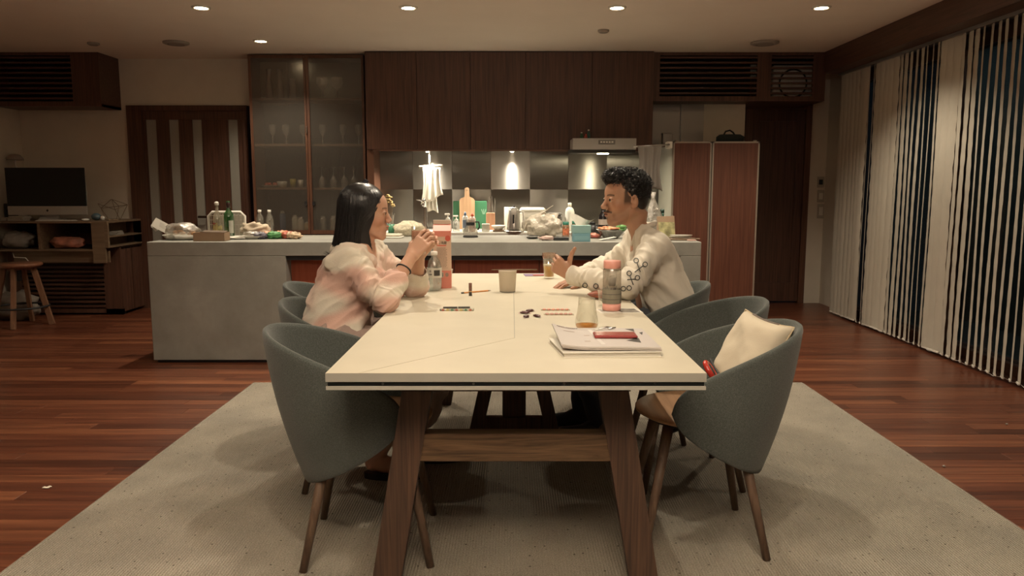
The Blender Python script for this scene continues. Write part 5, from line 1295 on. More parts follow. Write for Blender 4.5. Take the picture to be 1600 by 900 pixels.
MB().box((-w, -.003, .258), (w, .003, .278), .001).build('top_fin', m_cwhite, ct)
R90 = (PI/2, 0, 0)
text('飲む乳酸', .0135, 'headline', m_ink, ct, (-.004, -w-.0012, .186), R90)
MB().box((-.026, -w-.0012, .174), (.020, -w-.0006, .178)).build('red_rule', mat('carton_red', (.65, .12, .08), .5), ct)
text('ヨーグルト', .007, 'subline', mat('carton_white', (.75, .7, .62), .5), ct, (-.012, -w-.0012, .2), R90)
MB().lathe([(.0001, 0), (.012, 0), (.012, .0006)], n=20, sx=1.1).build('red_stamp', mat('carton_red', (.65, .12, .08), .5), ct, loc=(.028, -w-.0006, .205)).rotation_euler = R90
txt = MB(); q = random.Random(5)
for i in range(15):
    z = .164-i*.0054; x = -.026
    while x < .022:
        l = q.uniform(.003, .009); 
        if x+l < .025: txt.box((x, -w-.0010, z), (x+l, -w-.0005, z+.0022))
        x += l+.0012
for i in range(4):
    for j in range(8): txt.box((-.026+j*.0068, -w-.0010, .083-i*.0), (-.022+j*.0068, -w-.0005, .0845))
tag(txt.build('small_print', m_ink_soft, ct), kind='stuff')
bc_ = MB(); x = -.014
while x < .004: l = q.uniform(.0005, .0014); bc_.box((x, -w-.0014, .048), (x+l, -w-.0009, .064)); x += l+q.uniform(.0006, .0012)
MB().box((-.016, -w-.0010, .046), (.006, -w-.0005, .066)).build('bar_code_field', m_cwhite, ct); tag(bc_.build('bar_code', m_ink, ct), kind='stuff')
MB().lathe([(.0001, 0), (.0085, 0), (.0085, .0006)], n=20).build('round_emblem', m_ink_soft, ct, loc=(.022, -w-.0006, .056)).rotation_euler = R90
# clear bottle in front
p = on(679, 454)
bt = lathe_thing('plastic_bottle', 'small clear plastic bottle with a white and black label before the carton', 'bottle', (p.x, p.y+.0, TZ),
    [('bottle', [(.020, .002), (.029, .006), (.0315, .03), (.032, .09), (.030, .115), (.024, .14), (.014, .155), (.013, .165)], m_pet),
     ('cap', [(.014, .165), (.0145, .167), (.0145, .182), (.0001, .183)], m_white),
     ('label', [(.0328, .062), (.0328, .108)], mat('label_white', (.62, .60, .54), .5), {'cap': False}),
     ('water', [(.0001, .004), (.028, .007), (.0300, .03), (.0300, .088), (.0001, .088)], thin('water', (.93, .95, .94), .75, .12, .03))]); bt.scale = (1.1, 1.1, 1.03)
a_ = MB().grid(lambda u, v_: Vector((.0332*math.sin(.05+u*.85), -.0332*math.cos(.05+u*.85), .072+.026*v_)), 8, 2).build('label_patch', m_ink, bt)
text('水', .012, 'label_sign', m_ink, bt, (-.014, -.0325, .093), (PI/2, 0, -.4)); text('炭酸', .008, 'label_sign', m_ink, bt, (-.014, -.0325, .078), (PI/2, 0, -.4))
# white cup behind the bottle
p = P(682, 397, 3.75); t = lathe_thing('paper_cup', 'small white cup standing behind the clear bottle and carton', 'cup', (-.33, 3.78, TZ), [('cup', [(.026, 0), (.036, .085), (.0365, .088), (.034, .086), (.024, .004)], m_white)])
MB().lathe([(.0365, .083), (.038, .086), (.0365, .089)], cap=False).build('rim', m_paper, t, smooth=True)
# glass held by the woman
gl = thing('held_glass', 'clear tumbler of amber drink held in both hands', 'glass', tuple(gc0), 0)
gl.rotation_euler = (.03, .03, 0)
MB().lathe([(.0001, 0), (.027, 0), (.029, .004), (.034, .118), (.0325, .118), (.0275, .010), (.0001, .008)], n=32).build('glass_wall', m_clear, gl, smooth=True)
MB().lathe([(.0001, .011), (.0270, .012), (.0318, .098), (.0001, .098)], n=32).build('drink', thin('pink_tea', (.75, .42, .30), .25, .08, .05, (.58, .30, .20)), gl, smooth=True)
# standing brown tube and pencil
p = on(735, 462)
t = lathe_thing('lip_tube', 'small brown and gold tube standing upright near the pencil', 'cosmetic tube', (p.x, p.y, TZ), [('base', [(.0001, 0), (.0075, 0), (.0075, .018)], m_ink), ('band', [(.0078, .018), (.0078, .022)], mat('gold', (.6, .42, .2), .3, metal=.8)), ('cap', [(.0075, .022), (.0075, .058), (.0001, .059)], mat('tube_brown', (.16, .07, .045), .35))], n=20)
a, b = on(721, 459), on(767, 455)
t = thing('pencil', 'orange pencil lying behind the brown tube', 'pencil', (a.x, a.y, TZ)); d = b-a; d.z = 0; z_ = Vector((0, 0, .0038))
MB().tube([z_+d*.08, z_+d*.9], .0035, 6).build('shaft', mat('pencil_orange', (.62, .27, .08), .4), t); MB().tube([z_+d*.9, z_+d], [.0035, .0006], 6).build('tip', m_oak, t); MB().tube([z_, z_+d*.08], .0038, 8).build('end_cap', m_ink, t)
# ceramic cup with a chopstick across
p = on(793, 457)
t = lathe_thing('ceramic_cup', 'plain cream ceramic cup with a wooden stick laid across it', 'cup', (p.x, p.y+.03, TZ), [('cup', [(.0001, 0), (.034, 0), (.037, .004), (.0425, .098), (.0435, .100), (.041, .099), (.036, .008), (.0001, .007)], mat('cup_cream', (.52, .45, .35), .5))], n=40)
MB().lathe([(.0352, -.0004), (.0375, .002), (.0372, .004)], cap=False).build('foot_rim', mat('foot_grey', (.2, .19, .17), .6), t, smooth=True)
tag(MB().tube([Vector((p.x-.075, p.y+.02, TZ+.1045)), Vector((p.x+.14, p.y+.05, TZ+.1025))], [.0022, .0034], 6).build('wooden_stick', m_oak, smooth=True), 'thin wooden stick resting on the rim of the ceramic cup', 'stick')
# pen tray
p = on(714, 485); t = thing('pen_case', 'clear patterned pen case holding two dark pens', 'pen case', (p.x, p.y, TZ))
MB().box((-.068, -.016, 0), (.068, .016, .008), .002).build('case', mat('case_pattern', (.45, .42, .33), .4, var=.7, scale=70), t)
for k in range(7): MB().lathe([(.0001, 0), (.0055, 0), (.0055, .0006)], n=12).build('dot', mat('dot%d' % (k % 3), ((.35, .12, .08), (.5, .40, .15), (.1, .2, .12))[k % 3], .5), t, loc=(-.054+k*.018, -.0163, .004)).rotation_euler = R90
for x0, x1, y in ((-.055, .002, .0), (.004, .052, .003)): MB().tube([(x0, y, .0115), (x1, y+.002, .0115)], .0038, 8).build('pen', m_ink, t)
# candy wrappers
for k, (px, py, lab) in enumerate(((820, 490, 'dark crumpled candy wrapper, farthest left of the four'), (828, 487, 'dark candy wrapper at the back of the four'), (822, 496, 'small dark and white wrapper at the front of the four'), (839, 495, 'dark candy wrapper, farthest right of the four'))):
    p = on(px, py); c = thing('candy_wrapper', lab, 'wrapper', (p.x, p.y, TZ), k*.7, 'candy wrappers on the table')
    mb, mz = crumple((0, 0, 0), .014, 8, 5, amp=.35, seed=k+20, sq=(1.3, .8, .35)); mb.v = [(a, b, c_-mz*.85 if c_ > mz*.85 else 0) for a, b, c_ in mb.v]; mb.build('foil', mat('wrapper_dark', (.07, .02, .02), .3), c, smooth=True)
    for s_ in (-1, 1): MB().add([(s_*.012, 0, .003), (s_*.024, -.009, .001), (s_*.026, .008, .004)], [(0, 1, 2)]).build('twist_end', mat('wrapper_pale', (.55, .42, .38), .4), c)
# blister strips
for k, (px, py, ang, lab) in enumerate(((868, 485, 0, 'clear blister strip with salmon pink tablets, farther of the two'), (873, 492, 0, 'clear blister strip with pink tablets, nearer of the two'))):
    p = on(px, py); t = thing('blister_pack', lab, 'blister pack', (p.x, p.y, TZ), ang, 'blister packs')
    MB().box((-.058, -.013, 0), (.058, .013, .002)).build('sheet', thin('blister_film', (.9, .88, .8), .55, .2, .1, (.7, .6, .45)), t)
    for j in range(6):
        MB().ball((-.045+j*.018, 0, .004), .0078, 10, 6, (1.05, 1.1, .5)).build('tablet', mat('tablet_pink' if k == 0 else 'tablet_brown', (.66, .30, .22) if k == 0 else (.50, .27, .22), .4), t, smooth=True)
# beer glass
p = on(858, 436)
t = thing('beer_glass', 'tall fluted glass half full of amber beer', 'glass', (p.x, p.y+.02, TZ))
MB().lathe([(.0001, 0), (.0265, 0), (.0275, .004), (.0375, .140), (.0362, .140), (.0258, .012), (.0001, .010)], n=40).build('glass_wall', m_clear, t, smooth=True)
MB().lathe([(.0001, .012), (.0250, .0125), (.0300, .070), (.0001, .070)], n=32).build('beer', thin('beer_amber', (.80, .48, .12), .35, .06, .03, (.72, .38, .06)), t, smooth=True)
MB().lathe([(.0298, .070), (.0308, .078), (.0001, .0775)], n=32).build('foam', mat('beer_foam', (.70, .62, .48), .8), t, smooth=True)
MB().lathe([(.0362, .112), (.0372, .139)], n=32, cap=False).build('rim_tint', thin('rim_red', (.85, .66, .58), .8, .12, .1, (.5, .3, .25)), t, smooth=True)
# leaflets by the beer glass
p = on(840, 430); t = thing('leaflet', 'folded purple and red leaflet behind the beer glass', 'leaflet', (p.x, p.y, TZ), .1)
MB().box((-.075, -.05, 0), (.075, .05, .003)).build('cover', mat('leaflet_purple', (.22, .16, .28), .5), t); MB().box((-.03, -.052, .003), (.06, -.01, .0055)).build('insert', mat('leaflet_red', (.42, .12, .08), .5), t)
# brown leather pouch
p = on(945, 468); t = thing('leather_pouch', 'reddish brown leather pouch lying by the pink bottle', 'pouch', (p.x, p.y+.02, TZ), .0)
def pouch(u, w_):
    a = u*2*PI; ca, sa = math.cos(a), math.sin(a); th = (w_-.5)*PI
    ex = .098*(1 if ca > 0 else 1.0)*(1-.25*(ca < 0)*ca*ca); x = ca*ex*math.cos(th)**.6 if math.cos(th) > 1e-6 else 0; y = sa*.038*(1-.35*max(0, -ca))*(max(0, math.cos(th))**.6)
    return Vector((x, y, .020+.020*math.sin(th)*(1-.4*max(0, -ca)**2)))
MB().grid(pouch, 40, 13, True).build('case', mat('leather_red', (.26, .07, .035), .32, bump=.1, bscale=90), t, smooth=True)
MB().tube([pouch(u, .5)+Vector((0, 0, .001)) for u in np.linspace(0, 1, 41)], .0018, 6).build('zip_seam', mat('seam_dark', (.1, .03, .015), .5), t, smooth=True)
# pink bottle
p = on(957, 487); t = thing('drink_bottle', 'clear drink bottle with pink cap, pink base and a fabric sleeve', 'bottle', (p.x, p.y+.03, TZ)); t.scale = (1.12, 1.12, 1.0)
m_pk = mat('pink_plastic', (.70, .32, .26), .4)
MB().lathe([(.0001, 0), (.030, 0), (.0325, .003), (.0325, .028)], n=36).build('base', m_pk, t, smooth=True)
MB().lathe([(.0318, .028), (.0325, .03), (.0325, .160), (.028, .170)], n=36, cap=False).build('bottle_wall', thin('bottle_grey_clear', (.86, .83, .78), .60, .22, .06, (.35, .32, .28)), t, smooth=True)
MB().lathe([(.0335, .030), (.0338, .032), (.0338, .084), (.0330, .086)], n=36, cap=False).build('sleeve', mat('sleeve_olive', (.19, .17, .125), .85, bump=.3, bscale=300), t, smooth=True)
for z in (.046, .066): MB().lathe([(.0340, z), (.0343, z+.001), (.0340, z+.002)], n=36, cap=False).build('seam', m_ink, t, smooth=True)
MB().lathe([(.029, .168), (.0305, .170), (.0305, .196), (.028, .199), (.0001, .1992)], n=36).build('cap', m_pk, t, smooth=True)
MB().lathe([(.0001, .098), (.012, .098), (.0135, .128), (.0001, .130)], n=20).build('inner_strainer', m_white, t, smooth=True)
# shot glass
p = on(941, 478); t = thing('shot_glass', 'tiny clear glass just left of the pink capped bottle', 'glass', (p.x, p.y+.015, TZ))
MB().lathe([(.0001, 0), (.0135, 0), (.014, .003), (.0135, .02), (.0205, .066), (.0195, .066), (.0120, .02), (.0001, .014)], n=28).build('glass_wall', m_clear, t, smooth=True)
MB().lathe([(.0001, .0145), (.0118, .02), (.0125, .026), (.0001, .026)], n=20).build('drink', thin('water', (.93, .95, .94), .75, .12, .03), t, smooth=True)
# magazine under the bottle
p = on(965, 484); t = thing('magazine', 'small open magazine lying under the pink capped bottle', 'magazine', (.425, 3.015, TZ), .12)
MB().box((-.085, -.05, 0), (.085, .06, .0012)).build('pages', m_paper, t); MB().box((.0, -.04, .0012), (.075, .05, .0016)).build('picture', mat('photo_grey', (.2, .18, .15), .4, var=.8, scale=35), t); MB().box((-.075, -.02, .0012), (-.01, .05, .0016)).build('picture', mat('photo_grey2', (.4, .37, .32), .4, var=.5, scale=35), t)
for o in list(COL.objects):
    if o.get('category') and o.name.split('.')[0] in ('drink_bottle', 'shot_glass'): o.location.z += .0018
# tulip tumbler with whisky
p = on(918, 522); t = thing('whisky_glass', 'large tulip shaped tumbler with a little whisky behind the magazine', 'glass', (p.x, p.y+.035, TZ))
MB().lathe([(.0001, 0), (.016, 0), (.030, .006), (.0385, .022), (.040, .034), (.0375, .052), (.0325, .075), (.0295, .100), (.0285, .118), (.0275, .118), (.0284, .100), (.0312, .075), (.0362, .052), (.0386, .034), (.0370, .023), (.0280, .009), (.0001, .006)], n=44).build('glass_wall', m_clear, t, smooth=True)
MB().lathe([(.0001, .0065), (.0275, .0095), (.0365, .023), (.0372, .027), (.0001, .027)], n=36).build('whisky', thin('whisky_amber', (.85, .52, .16), .60, .08, .02, (.6, .34, .1)), t, smooth=True)
# white book and magazines
def quad_slab(pts, z0, z1): return MB().prism([(v.x, v.y) for v in pts], z0, z1, 'xy')
a, b, c, d = on(880, 559), on(1035, 557), on(1017, 534), on(857, 535)
t = thing('white_book', 'closed white book under the curling magazines', 'book', ((a.x+b.x)/2, (a.y+c.y)/2, TZ))
quad_slab([a+Vector((.004, .003, 0)), b+Vector((-.004, .003, 0)), c+Vector((-.004, -.003, 0)), d+Vector((.004, -.003, 0))], TZ+.001, TZ+.012).build('page_block', mat('page_edge', (.52, .49, .43), .8), t, world=True)
quad_slab([a, b, c, d], TZ+.012, TZ+.0135).build('cover', m_paper, t, world=True); quad_slab([a, b, c, d], TZ, TZ+.001).build('back_cover', m_paper, t, world=True)
zb_ = TZ+.0137
a, b, c, d = Pz(877, 549, zb_), Pz(1033, 549, zb_), Pz(1003, 519, zb_), Pz(862, 519, zb_)
t = thing('magazine', 'pale stapled magazines with a curling left edge under the red phone', 'magazine', ((a.x+b.x)/2, (a.y+c.y)/2, zb_))
ti = thing('magazine', 'lower of the two stacked pale magazines, just above the white book', 'magazine', ((a.x+b.x)/2, (a.y+c.y)/2, zb_))
def mag(off, z0):
    def fn(u, w_):
        base = a+(b-a)*u+(d-a)*w_+(c-b-(d-a))*u*w_
        return Vector((base.x+off, base.y+off, z0+.0185*max(0, 1-u*3.0)**2*(.55+.45*w_)+.0025*math.sin(u*PI)))
    return fn
for tt_, z0, off in ((ti, zb_+.0005, .003), (t, zb_+.0065, 0)):
    mb = MB().grid(mag(off, z0), 20, 8); n0 = len(mb.v); top = mag(off, z0+.0052); mb.grid(lambda u, w_: top(u, w_), 20, 8)
    rim = [i*8 for i in range(20)]+[19*8+j for j in range(1, 8)]+[i*8+7 for i in range(18, -1, -1)]+[j for j in range(6, 0, -1)]
    mb.add([], []); mb.f += [(rim[i], rim[(i+1) % len(rim)], rim[(i+1) % len(rim)]+n0, rim[i]+n0) for i in range(len(rim))]
    mb.build('pages', mat('mag_paper', (.50, .46, .44), .5), tt_, world=True, smooth=False)
top = mag(0, zb_+.0065+.0056)
tx_ = MB()
for i, (u0, u1, w0) in enumerate(((.06, .24, .90), (.10, .22, .72), (.30, .36, .55), (.27, .33, .25))): tx_.add([top(u0, w0), top(u1, w0), top(u1, w0+.025), top(u0, w0+.025)], [(0, 1, 2, 3)])
tx_.build('printed_lines', m_ink_soft, t, world=True)
ttl = MB()
for q_ in range(11):
    if q_ != 4: u0 = .05+q_*.021; ttl.add([top(u0, .93), top(u0+.017, .93), top(u0+.017, .965), top(u0, .965)], [(0, 1, 2, 3)])
tag(ttl.build('title_print', m_ink, t, world=True), kind='stuff')
tri = MB()
for (u0, w0, u1, w1, u2, w2) in ((.80, .95, .90, .97, .88, .80), (.92, .75, .97, .80, .93, .62), (.70, .3, .86, .45, .84, .2)): tri.add([top(u0, w0), top(u1, w1), top(u2, w2)], [(0, 1, 2)])
tag(tri.build('cover_graphic', m_ink, t, world=True), kind='stuff')
MB().add([top(.42, .1), top(.46, .1), top(.42, .9), top(.38, .9)], [(0, 1, 2, 3)]).build('cover_stripe', mat('stripe_pale', (.62, .60, .57), .4), t, world=True)
p = top(.62, .50); ph = thing('phone', 'phone in a dark red case on top of the magazines', 'phone', (p.x, p.y, zb_+.0148), -.02)
MB().box((-.066, -.034, 0), (.066, .034, .009), .003).build('case', mat('phone_case_red', (.22, .025, .022), .3), ph)
MB().box((-.060, -.029, .0088), (.060, .029, .0096), .0003).build('back_plate', mat('phone_red', (.27, .04, .035), .25), ph)
p = top(.60, .90); kc = thing('pen_clip', 'silver clip and tag beside the red phone', 'clip', (p.x, p.y, zb_+.0150), .3)
MB().tube([(-.03, 0, .003), (.0, .008, .006), (.028, 0, .004), (.0, -.006, .003)], .003, 8).build('clip', m_chrome, kc, smooth=True); MB().box((-.045, -.006, 0), (-.01, .01, .002), .0005).build('tag', m_paper, kc)
# ================================================================ CUSHION ON THE NEAR RIGHT CHAIR
cu_ = thing('cushion', 'cream square cushion leaning in the near right chair', 'cushion', (.838, 2.64, .634))
def pil(u, w_, side):
    a, b = u*2-1, w_*2-1; e = max(0, (1-a**4)*(1-b**4))**.5; pin = 1-.10*(1-a*a)*abs(b)**3-.10*(1-b*b)*abs(a)**3
    th = side*.062*e+.004*mnoise.noise(Vector((a*2.2, b*2.2, side)))*e*2.2+.006*math.sin(5*a+3*b)*e+.007*max(0, mnoise.noise(Vector((a*1.2+b*3, b*1.5-a*3, side+5))))*e
    return Vector((th, a*.118*pin, b*.142*pin))
mb = MB().grid(lambda u, w_: pil(u, w_, 1), 28, 28).grid(lambda u, w_: pil(u, w_, -1), 28, 28)
o = mb.build('cover', mat('cushion_cream', (.60, .53, .41), .85, bump=.12, bscale=300), cu_, smooth=True, weld=True)
sm = MB().tube([pil(u, w_, 0) for u, w_ in [(i/20, 0) for i in range(21)]+[(1, i/20) for i in range(1, 21)]+[(1-i/20, 1) for i in range(1, 21)]+[(0, 1-i/20) for i in range(1, 20)]], .003, 6).build('seam', mat('cushion_seam', (.52, .42, .28), .85), cu_, smooth=True)
zp = MB().tube([pil(i/12, 1, 0)*1.005 for i in range(2, 10)], .005, 6).build('zip', mat('zip_brown', (.12, .09, .07), .6), cu_, smooth=True)
R_c = Vector((.43, -.88, -.12)).normalized(); U_c = Vector((.46, .05, .88)); U_c = (U_c-R_c*U_c.dot(R_c)).normalized(); N_c = R_c.cross(U_c)
cu_.rotation_euler = Matrix((N_c, R_c, U_c)).transposed().to_euler()
# red headphones ring beside the cushion
hp = thing('red_headphones', 'red and black headphones lying between cushion and table', 'headphones', (.66, 2.50, .61), .3)
hp.rotation_euler = (.5, .9, .3)
MB().tube([(.030*math.cos(a), .030*math.sin(a), 0) for a in np.linspace(0, 2*PI, 25)], .0095, 8).build('red_ring', mat('red_shiny', (.40, .03, .02), .25), hp, smooth=True)
MB().lathe([(.0001, -.008), (.02, -.008), (.024, 0), (.02, .008), (.0001, .008)], n=20).build('ear_pad', m_black, hp, smooth=True)
MB().tube([(.03, 0, 0), (.05, .04, .01), (.05, .09, .0), (.03, .12, 0)], .004, 8).build('band', m_black, hp, smooth=True)
# ================================================================ THINGS ON THE ISLAND
def isl_p(px, py): return Pz(px, py, ZI)
zI = ZI
# bag of food, far left
p = isl_p(276, 376); t = thing('food_bag', 'clear crumpled bag over a white foam tray at the left island end', 'bag', (p.x, p.y+.1, zI))
def lumpm(r, sq, amp, seed, z0=0, freq=2.2):
    mb, mz = crumple((0, 0, 0), r, seed=seed, sq=sq, amp=amp, freq=freq); mb.v = [(a, b, max(0, c_-mz*.8)+z0) for a, b, c_ in mb.v]; return mb
MB().lathe([(.0001, 0), (.10, 0), (.135, .035), (.14, .036), (.11, .006)], n=30, sy=.7, jit=.02).build('foam_tray', m_white, t, smooth=True)
lumpm(.085, (1.35, .8, .72), .28, 31).build('plastic_film', m_film, t, smooth=True)
f_ = MB()
for k in range(12): f_.ball((random.uniform(-.06, .10), random.uniform(-.04, .03), .04+random.uniform(0, .02)), .018, 8, 6, (1.3, 1, .6))
f_.build('food', mat('fried_food', (.50, .27, .12), .5, var=.4, scale=30), t, smooth=True)
# cardboard box with a paper
p = isl_p(326, 377); bx_ = thing('cardboard_box', 'small open brown cardboard box by the wine bottle', 'box', (p.x, p.y+.06, zI), .03)
m_card = mat('cardboard', (.30, .20, .125), .85, var=.06, scale=10); wv_ = .107
MB().box((-wv_, -.06, 0), (wv_, -.057, .06)).box((-wv_, .057, 0), (wv_, .06, .06)).box((-wv_, -.06, 0), (-wv_+.003, .06, .06)).box((wv_-.003, -.06, 0), (wv_, .06, .06)).box((-wv_, -.06, 0), (wv_, .06, .003)).build('body', m_card, bx_)
MB().obox((.03, -.02, .066), (.16, .07, .003), (.12, .03, 0)).build('flap', mat('card_dark', (.13, .09, .06), .8), bx_)
p = isl_p(316, 365); t = thing('open_card', 'folded printed card standing up in the cardboard box', 'card', (p.x-.005, 5.55, zI+.062), .3)
MB().obox((.0, 0, .035), (.12, .002, .07), (-.35, .55, 0)).build('leaf', m_paper, t); MB().obox((-.035, .02, .03), (.05, .002, .06), (-.2, .9, .2)).build('leaf', m_paper, t)
lx = MB()
for k in range(5): lx.obox((.01, -.014-.001*k, .02+k*.008), (.05-.004*k, .001, .0015), (-.35, .55, 0))
lx.build('printed_lines', m_ink_soft, t)
# bottles
def bottle(name, label, px, py, prof, m, extra=(), group=None, n=28, back=.03, z=ZI, cat='bottle', sc=1):
    p = Pz(px, py, z); Yp = min(p.y+back, 5.98); p = P(px, py, Yp); t = thing(name, label, cat, (p.x, Yp, z), group=group)
    MB().lathe([(r*sc, h*sc) for r, h in prof], n=n).build('bottle', m, t, smooth=True)
    for en, ep, em in extra: MB().lathe([(r*sc, h*sc) for r, h in ep], n=n, cap=(ep[-1][0] < .001 or en in ('cap', 'liquid', 'stopper'))).build(en, em, t, smooth=True)
    return t
m_gg = thin('green_glass', (.30, .62, .35), .50, .22, .05, (.04, .16, .06)); m_gd = mat('wine_dark', (.010, .018, .014), .1)
t = bottle('wine_bottle', 'green glass wine bottle with a dark neck and white label', 359, 374,
    [(.036, 0), (.038, .004), (.038, .18), (.034, .205), (.015, .235), (.0145, .29), (.016, .292), (.016, .305)], m_gg,
    [('capsule', [(.0155, .25), (.0158, .300), (.0001, .306)], mat('capsule_dark', (.035, .012, .012), .35)), ('liquid', [(.0001, .004), (.036, .005), (.036, .062), (.0001, .062)], m_gd)], back=.04, sc=.9)
MB().grid(lambda u, w_: Vector((.0346*math.sin(.3+u*1.1), -.0346*math.cos(.3+u*1.1), .045+.09*w_)), 9, 2).build('label', mat('label_pale', (.42, .42, .36), .6), t)
MB().grid(lambda u, w_: Vector((.0346*math.sin(-1.5+u*.6), -.0346*math.cos(-1.5+u*.6), .03+.09*w_)), 6, 2).build('back_label', mat('label_pale', (.42, .42, .36), .6), t)
t = bottle('spirit_bottle', 'clear bottle with stopper and yellow fruit label, left of the green bottle', 341, 373,
    [(.034, 0), (.036, .004), (.036, .155), (.030, .185), (.013, .215), (.0125, .265)], thin('pale_bottle', (.95, .93, .85), .55, .25, .06, (.5, .45, .35)),
    [('stopper', [(.0125, .262), (.016, .266), (.017, .285), (.010, .292), (.0001, .293)], m_white), ('liquid', [(.0001, .004), (.034, .005), (.034, .10), (.0001, .10)], thin('citrus', (.80, .75, .40), .4, .05, .1, (.55, .45, .14)))], back=.05, sc=.92)
MB().grid(lambda u, w_: Vector((.0335*math.sin(-1.0+u*1.3), -.0335*math.cos(-1.0+u*1.3), .03+.085*w_)), 9, 4).build('label', mat('citrus_label', (.50, .40, .17), .6, var=.5, scale=28), t)
MB().grid(lambda u, w_: Vector((.0340*math.sin(-1.0+u*.9), -.0340*math.cos(-1.0+u*.9), .103+.012*w_)), 9, 2).build('label_band', mat('band_red', (.45, .10, .08), .6), t)
# white basket behind
p = P(358, 372, 5.75); t = thing('wire_basket', 'white rectangular basket standing upright behind the bottles', 'basket', (p.x, 5.72, zI))
bw, bh_ = .135, .19
MB().tube([(-bw, 0, .01), (-bw, 0, bh_-.03), (-bw+.03, 0, bh_), (bw-.03, 0, bh_), (bw, 0, bh_-.03), (bw, 0, .01), (-bw, 0, .01)], .011, 8).build('rim', m_white, t, smooth=True)
MB().box((-bw+.02, .03, .02), (bw-.02, .034, bh_-.02), .002).build('base_panel', mat('basket_pale', (.55, .50, .42), .6), t)
for k in range(9): MB().beam((-bw+.02+k*.029, .0, .01), (-bw+.02+k*.029, .0, bh_-.004), .004, .004).build('wire', m_white, t)
for k in range(5): MB().beam((-bw, .0, .03+k*.034), (bw, .0, .03+k*.034), .004, .004, (0, 0, 1)).build('wire', m_white, t)
# towel heap with a wrapped plate
p = isl_p(392, 374); m_tow = mat('tea_towel', (.60, .50, .38), .9, var=.1, scale=30, bump=.15, bscale=200)
t = thing('tea_towel', 'crumpled cream tea towel behind the green wine bottle', 'towel', (p.x-.01, p.y+.13, zI))
lumpm(.065, (1.6, .7, .85), .45, 41, freq=2.8).build('cloth', m_tow, t, smooth=True); lumpm(.035, (1.8, .8, .45), .4, 43, .075).build('fold', m_tow, t, smooth=True)
t = thing('wrapped_plate', 'white oval dish with a wrapped sandwich before the towel', 'dish', (p.x+.0, p.y+.03, zI))
MB().lathe([(.0001, .0), (.06, 0), (.10, .022), (.104, .024), (.065, .006)], n=30, sy=.6).build('dish', m_white, t, smooth=True); lumpm(.045, (1.6, .7, .5), .25, 47, .012).build('wrapped_food', m_film, t, smooth=True)
lumpm(.05, (2.0, .9, .22), .5, 51).build('napkin', m_paper, t, smooth=True).location = (-.11, -.02, 0)
# empty clear bottles
pet = [(.028, 0), (.031, .006), (.031, .11), (.029, .135), (.020, .160), (.0115, .176), (.0115, .186)]
for k, (px, lab) in enumerate(((407, 'left of two empty clear plastic bottles on the island'), (422, 'right of two empty clear plastic bottles on the island'))):
    bottle('empty_bottle', lab, px, 366, pet, thin('pet_dim', (.92, .92, .88), .68, .20, .12, (.45, .42, .36)), [('cap', [(.013, .182), (.0135, .184), (.0135, .200), (.0001, .201)], m_white)], 'empty plastic bottles', back=.0)
# candy bags
p = isl_p(430, 374); cand = [((.50, .17, .08), -.09, .03), ((.09, .28, .10), -.02, .0), ((.55, .22, .10), .03, .04), ((.42, .10, .06), .08, .01), ((.12, .11, .14), -.12, -.02), ((.60, .45, .30), .12, 0)]
nm = ['orange snack packet at the left of the candy heap', 'green sweet packet at the front of the candy heap', 'orange red packet on top of the candy heap', 'dark red packet right in the candy heap', 'blue-grey packet left of the candy heap', 'pale packet at the right end of the candy heap']
for k, (c, dx, dy) in enumerate(cand):
    t = thing('sweet_packet', nm[k], 'packet', (p.x+dx, p.y+.05+dy, zI), group='sweet packets on the island')
    lumpm(.045, (1.25, .8, .60), .4, 60+k, freq=3).build('packet', mat('packet%d' % k, c, .3, var=.4, scale=40), t, smooth=True)
    MB().add([(.042, -.016, .008), (.058, -.02, .004), (.058, .018, .010), (.042, .014, .012)], [(0, 1, 2, 3)]).build('sealed_end', mat('packet%d' % k, c, .3), t)
# vase with dried flowers and jar of brushes
p = P(605, 372, 6.2); 
t = bottle('green_jar', 'green jar of brushes behind the long-haired woman', 612, 353, [(.028, 0), (.030, .09)], mat('jar_green', (.05, .22, .12), .3), [], back=0, z=ZI, cat='jar')
for k in range(5): MB().tube([(random.uniform(-.01, .01), 0, .02), (random.uniform(-.03, .05), 0, .15+random.uniform(0, .05))], .0028, 6).build('brush', (m_white, m_steel, m_glassw)[k % 3], t)
t = thing('flower_vase', 'slim vase of dried yellow flowers beside the splashback', 'vase', (P(607, 345, 7.35).x, 7.35, ZC))
MB().lathe([(.025, 0), (.03, .05), (.012, .12), (.014, .16)], n=18).build('vase', m_glassw, t, smooth=True)
for k in range(9):
    a = random.uniform(-.04, .05); h_ = random.uniform(.20, .33)
    MB().tube([(0, 0, .05), (a*.6, .01, h_*.7), (a, random.uniform(-.02, .02), h_)], .0016, 5).build('stem', m_oak, t); f = MB()
    for j in range(4): f.ball((a+random.uniform(-.012, .012), random.uniform(-.012, .012), h_+random.uniform(-.012, .014)), .011, 7, 5, (1.3, 1, .7))
    f.build('flower', mat('dry_flower', (.40, .29, .12), .8), t, smooth=True)
# draining tray and net bag
p = P(640, 362, 6.9)
lump('net_bag', 'crumpled white netting bag behind the held glass', 'bag', (P(640, 372, 5.95).x, 5.93, ZI), .088, mat('netting', (.60, .55, .42), .7, var=.2, scale=60, bump=.6, bscale=90), (1.35, .7, .72), .16, 71)
t = thing('drying_tray', 'flat white tray with a folded mat on the island behind the woman', 'tray', (P(595, 374, 5.7).x, 5.72, ZI))
MB().box((-.16, -.08, 0), (.16, .08, .012), .004).build('tray', m_white, t); MB().box((-.15, -.07, .012), (.15, .07, .03), .006).build('folded_mat', mat('mat_cream', (.58, .53, .43), .85), t); MB().box((-.04, -.085, .004), (.04, -.079, .016), .002).build('blue_clip', mat('clip_blue', (.22, .42, .45), .5), t)
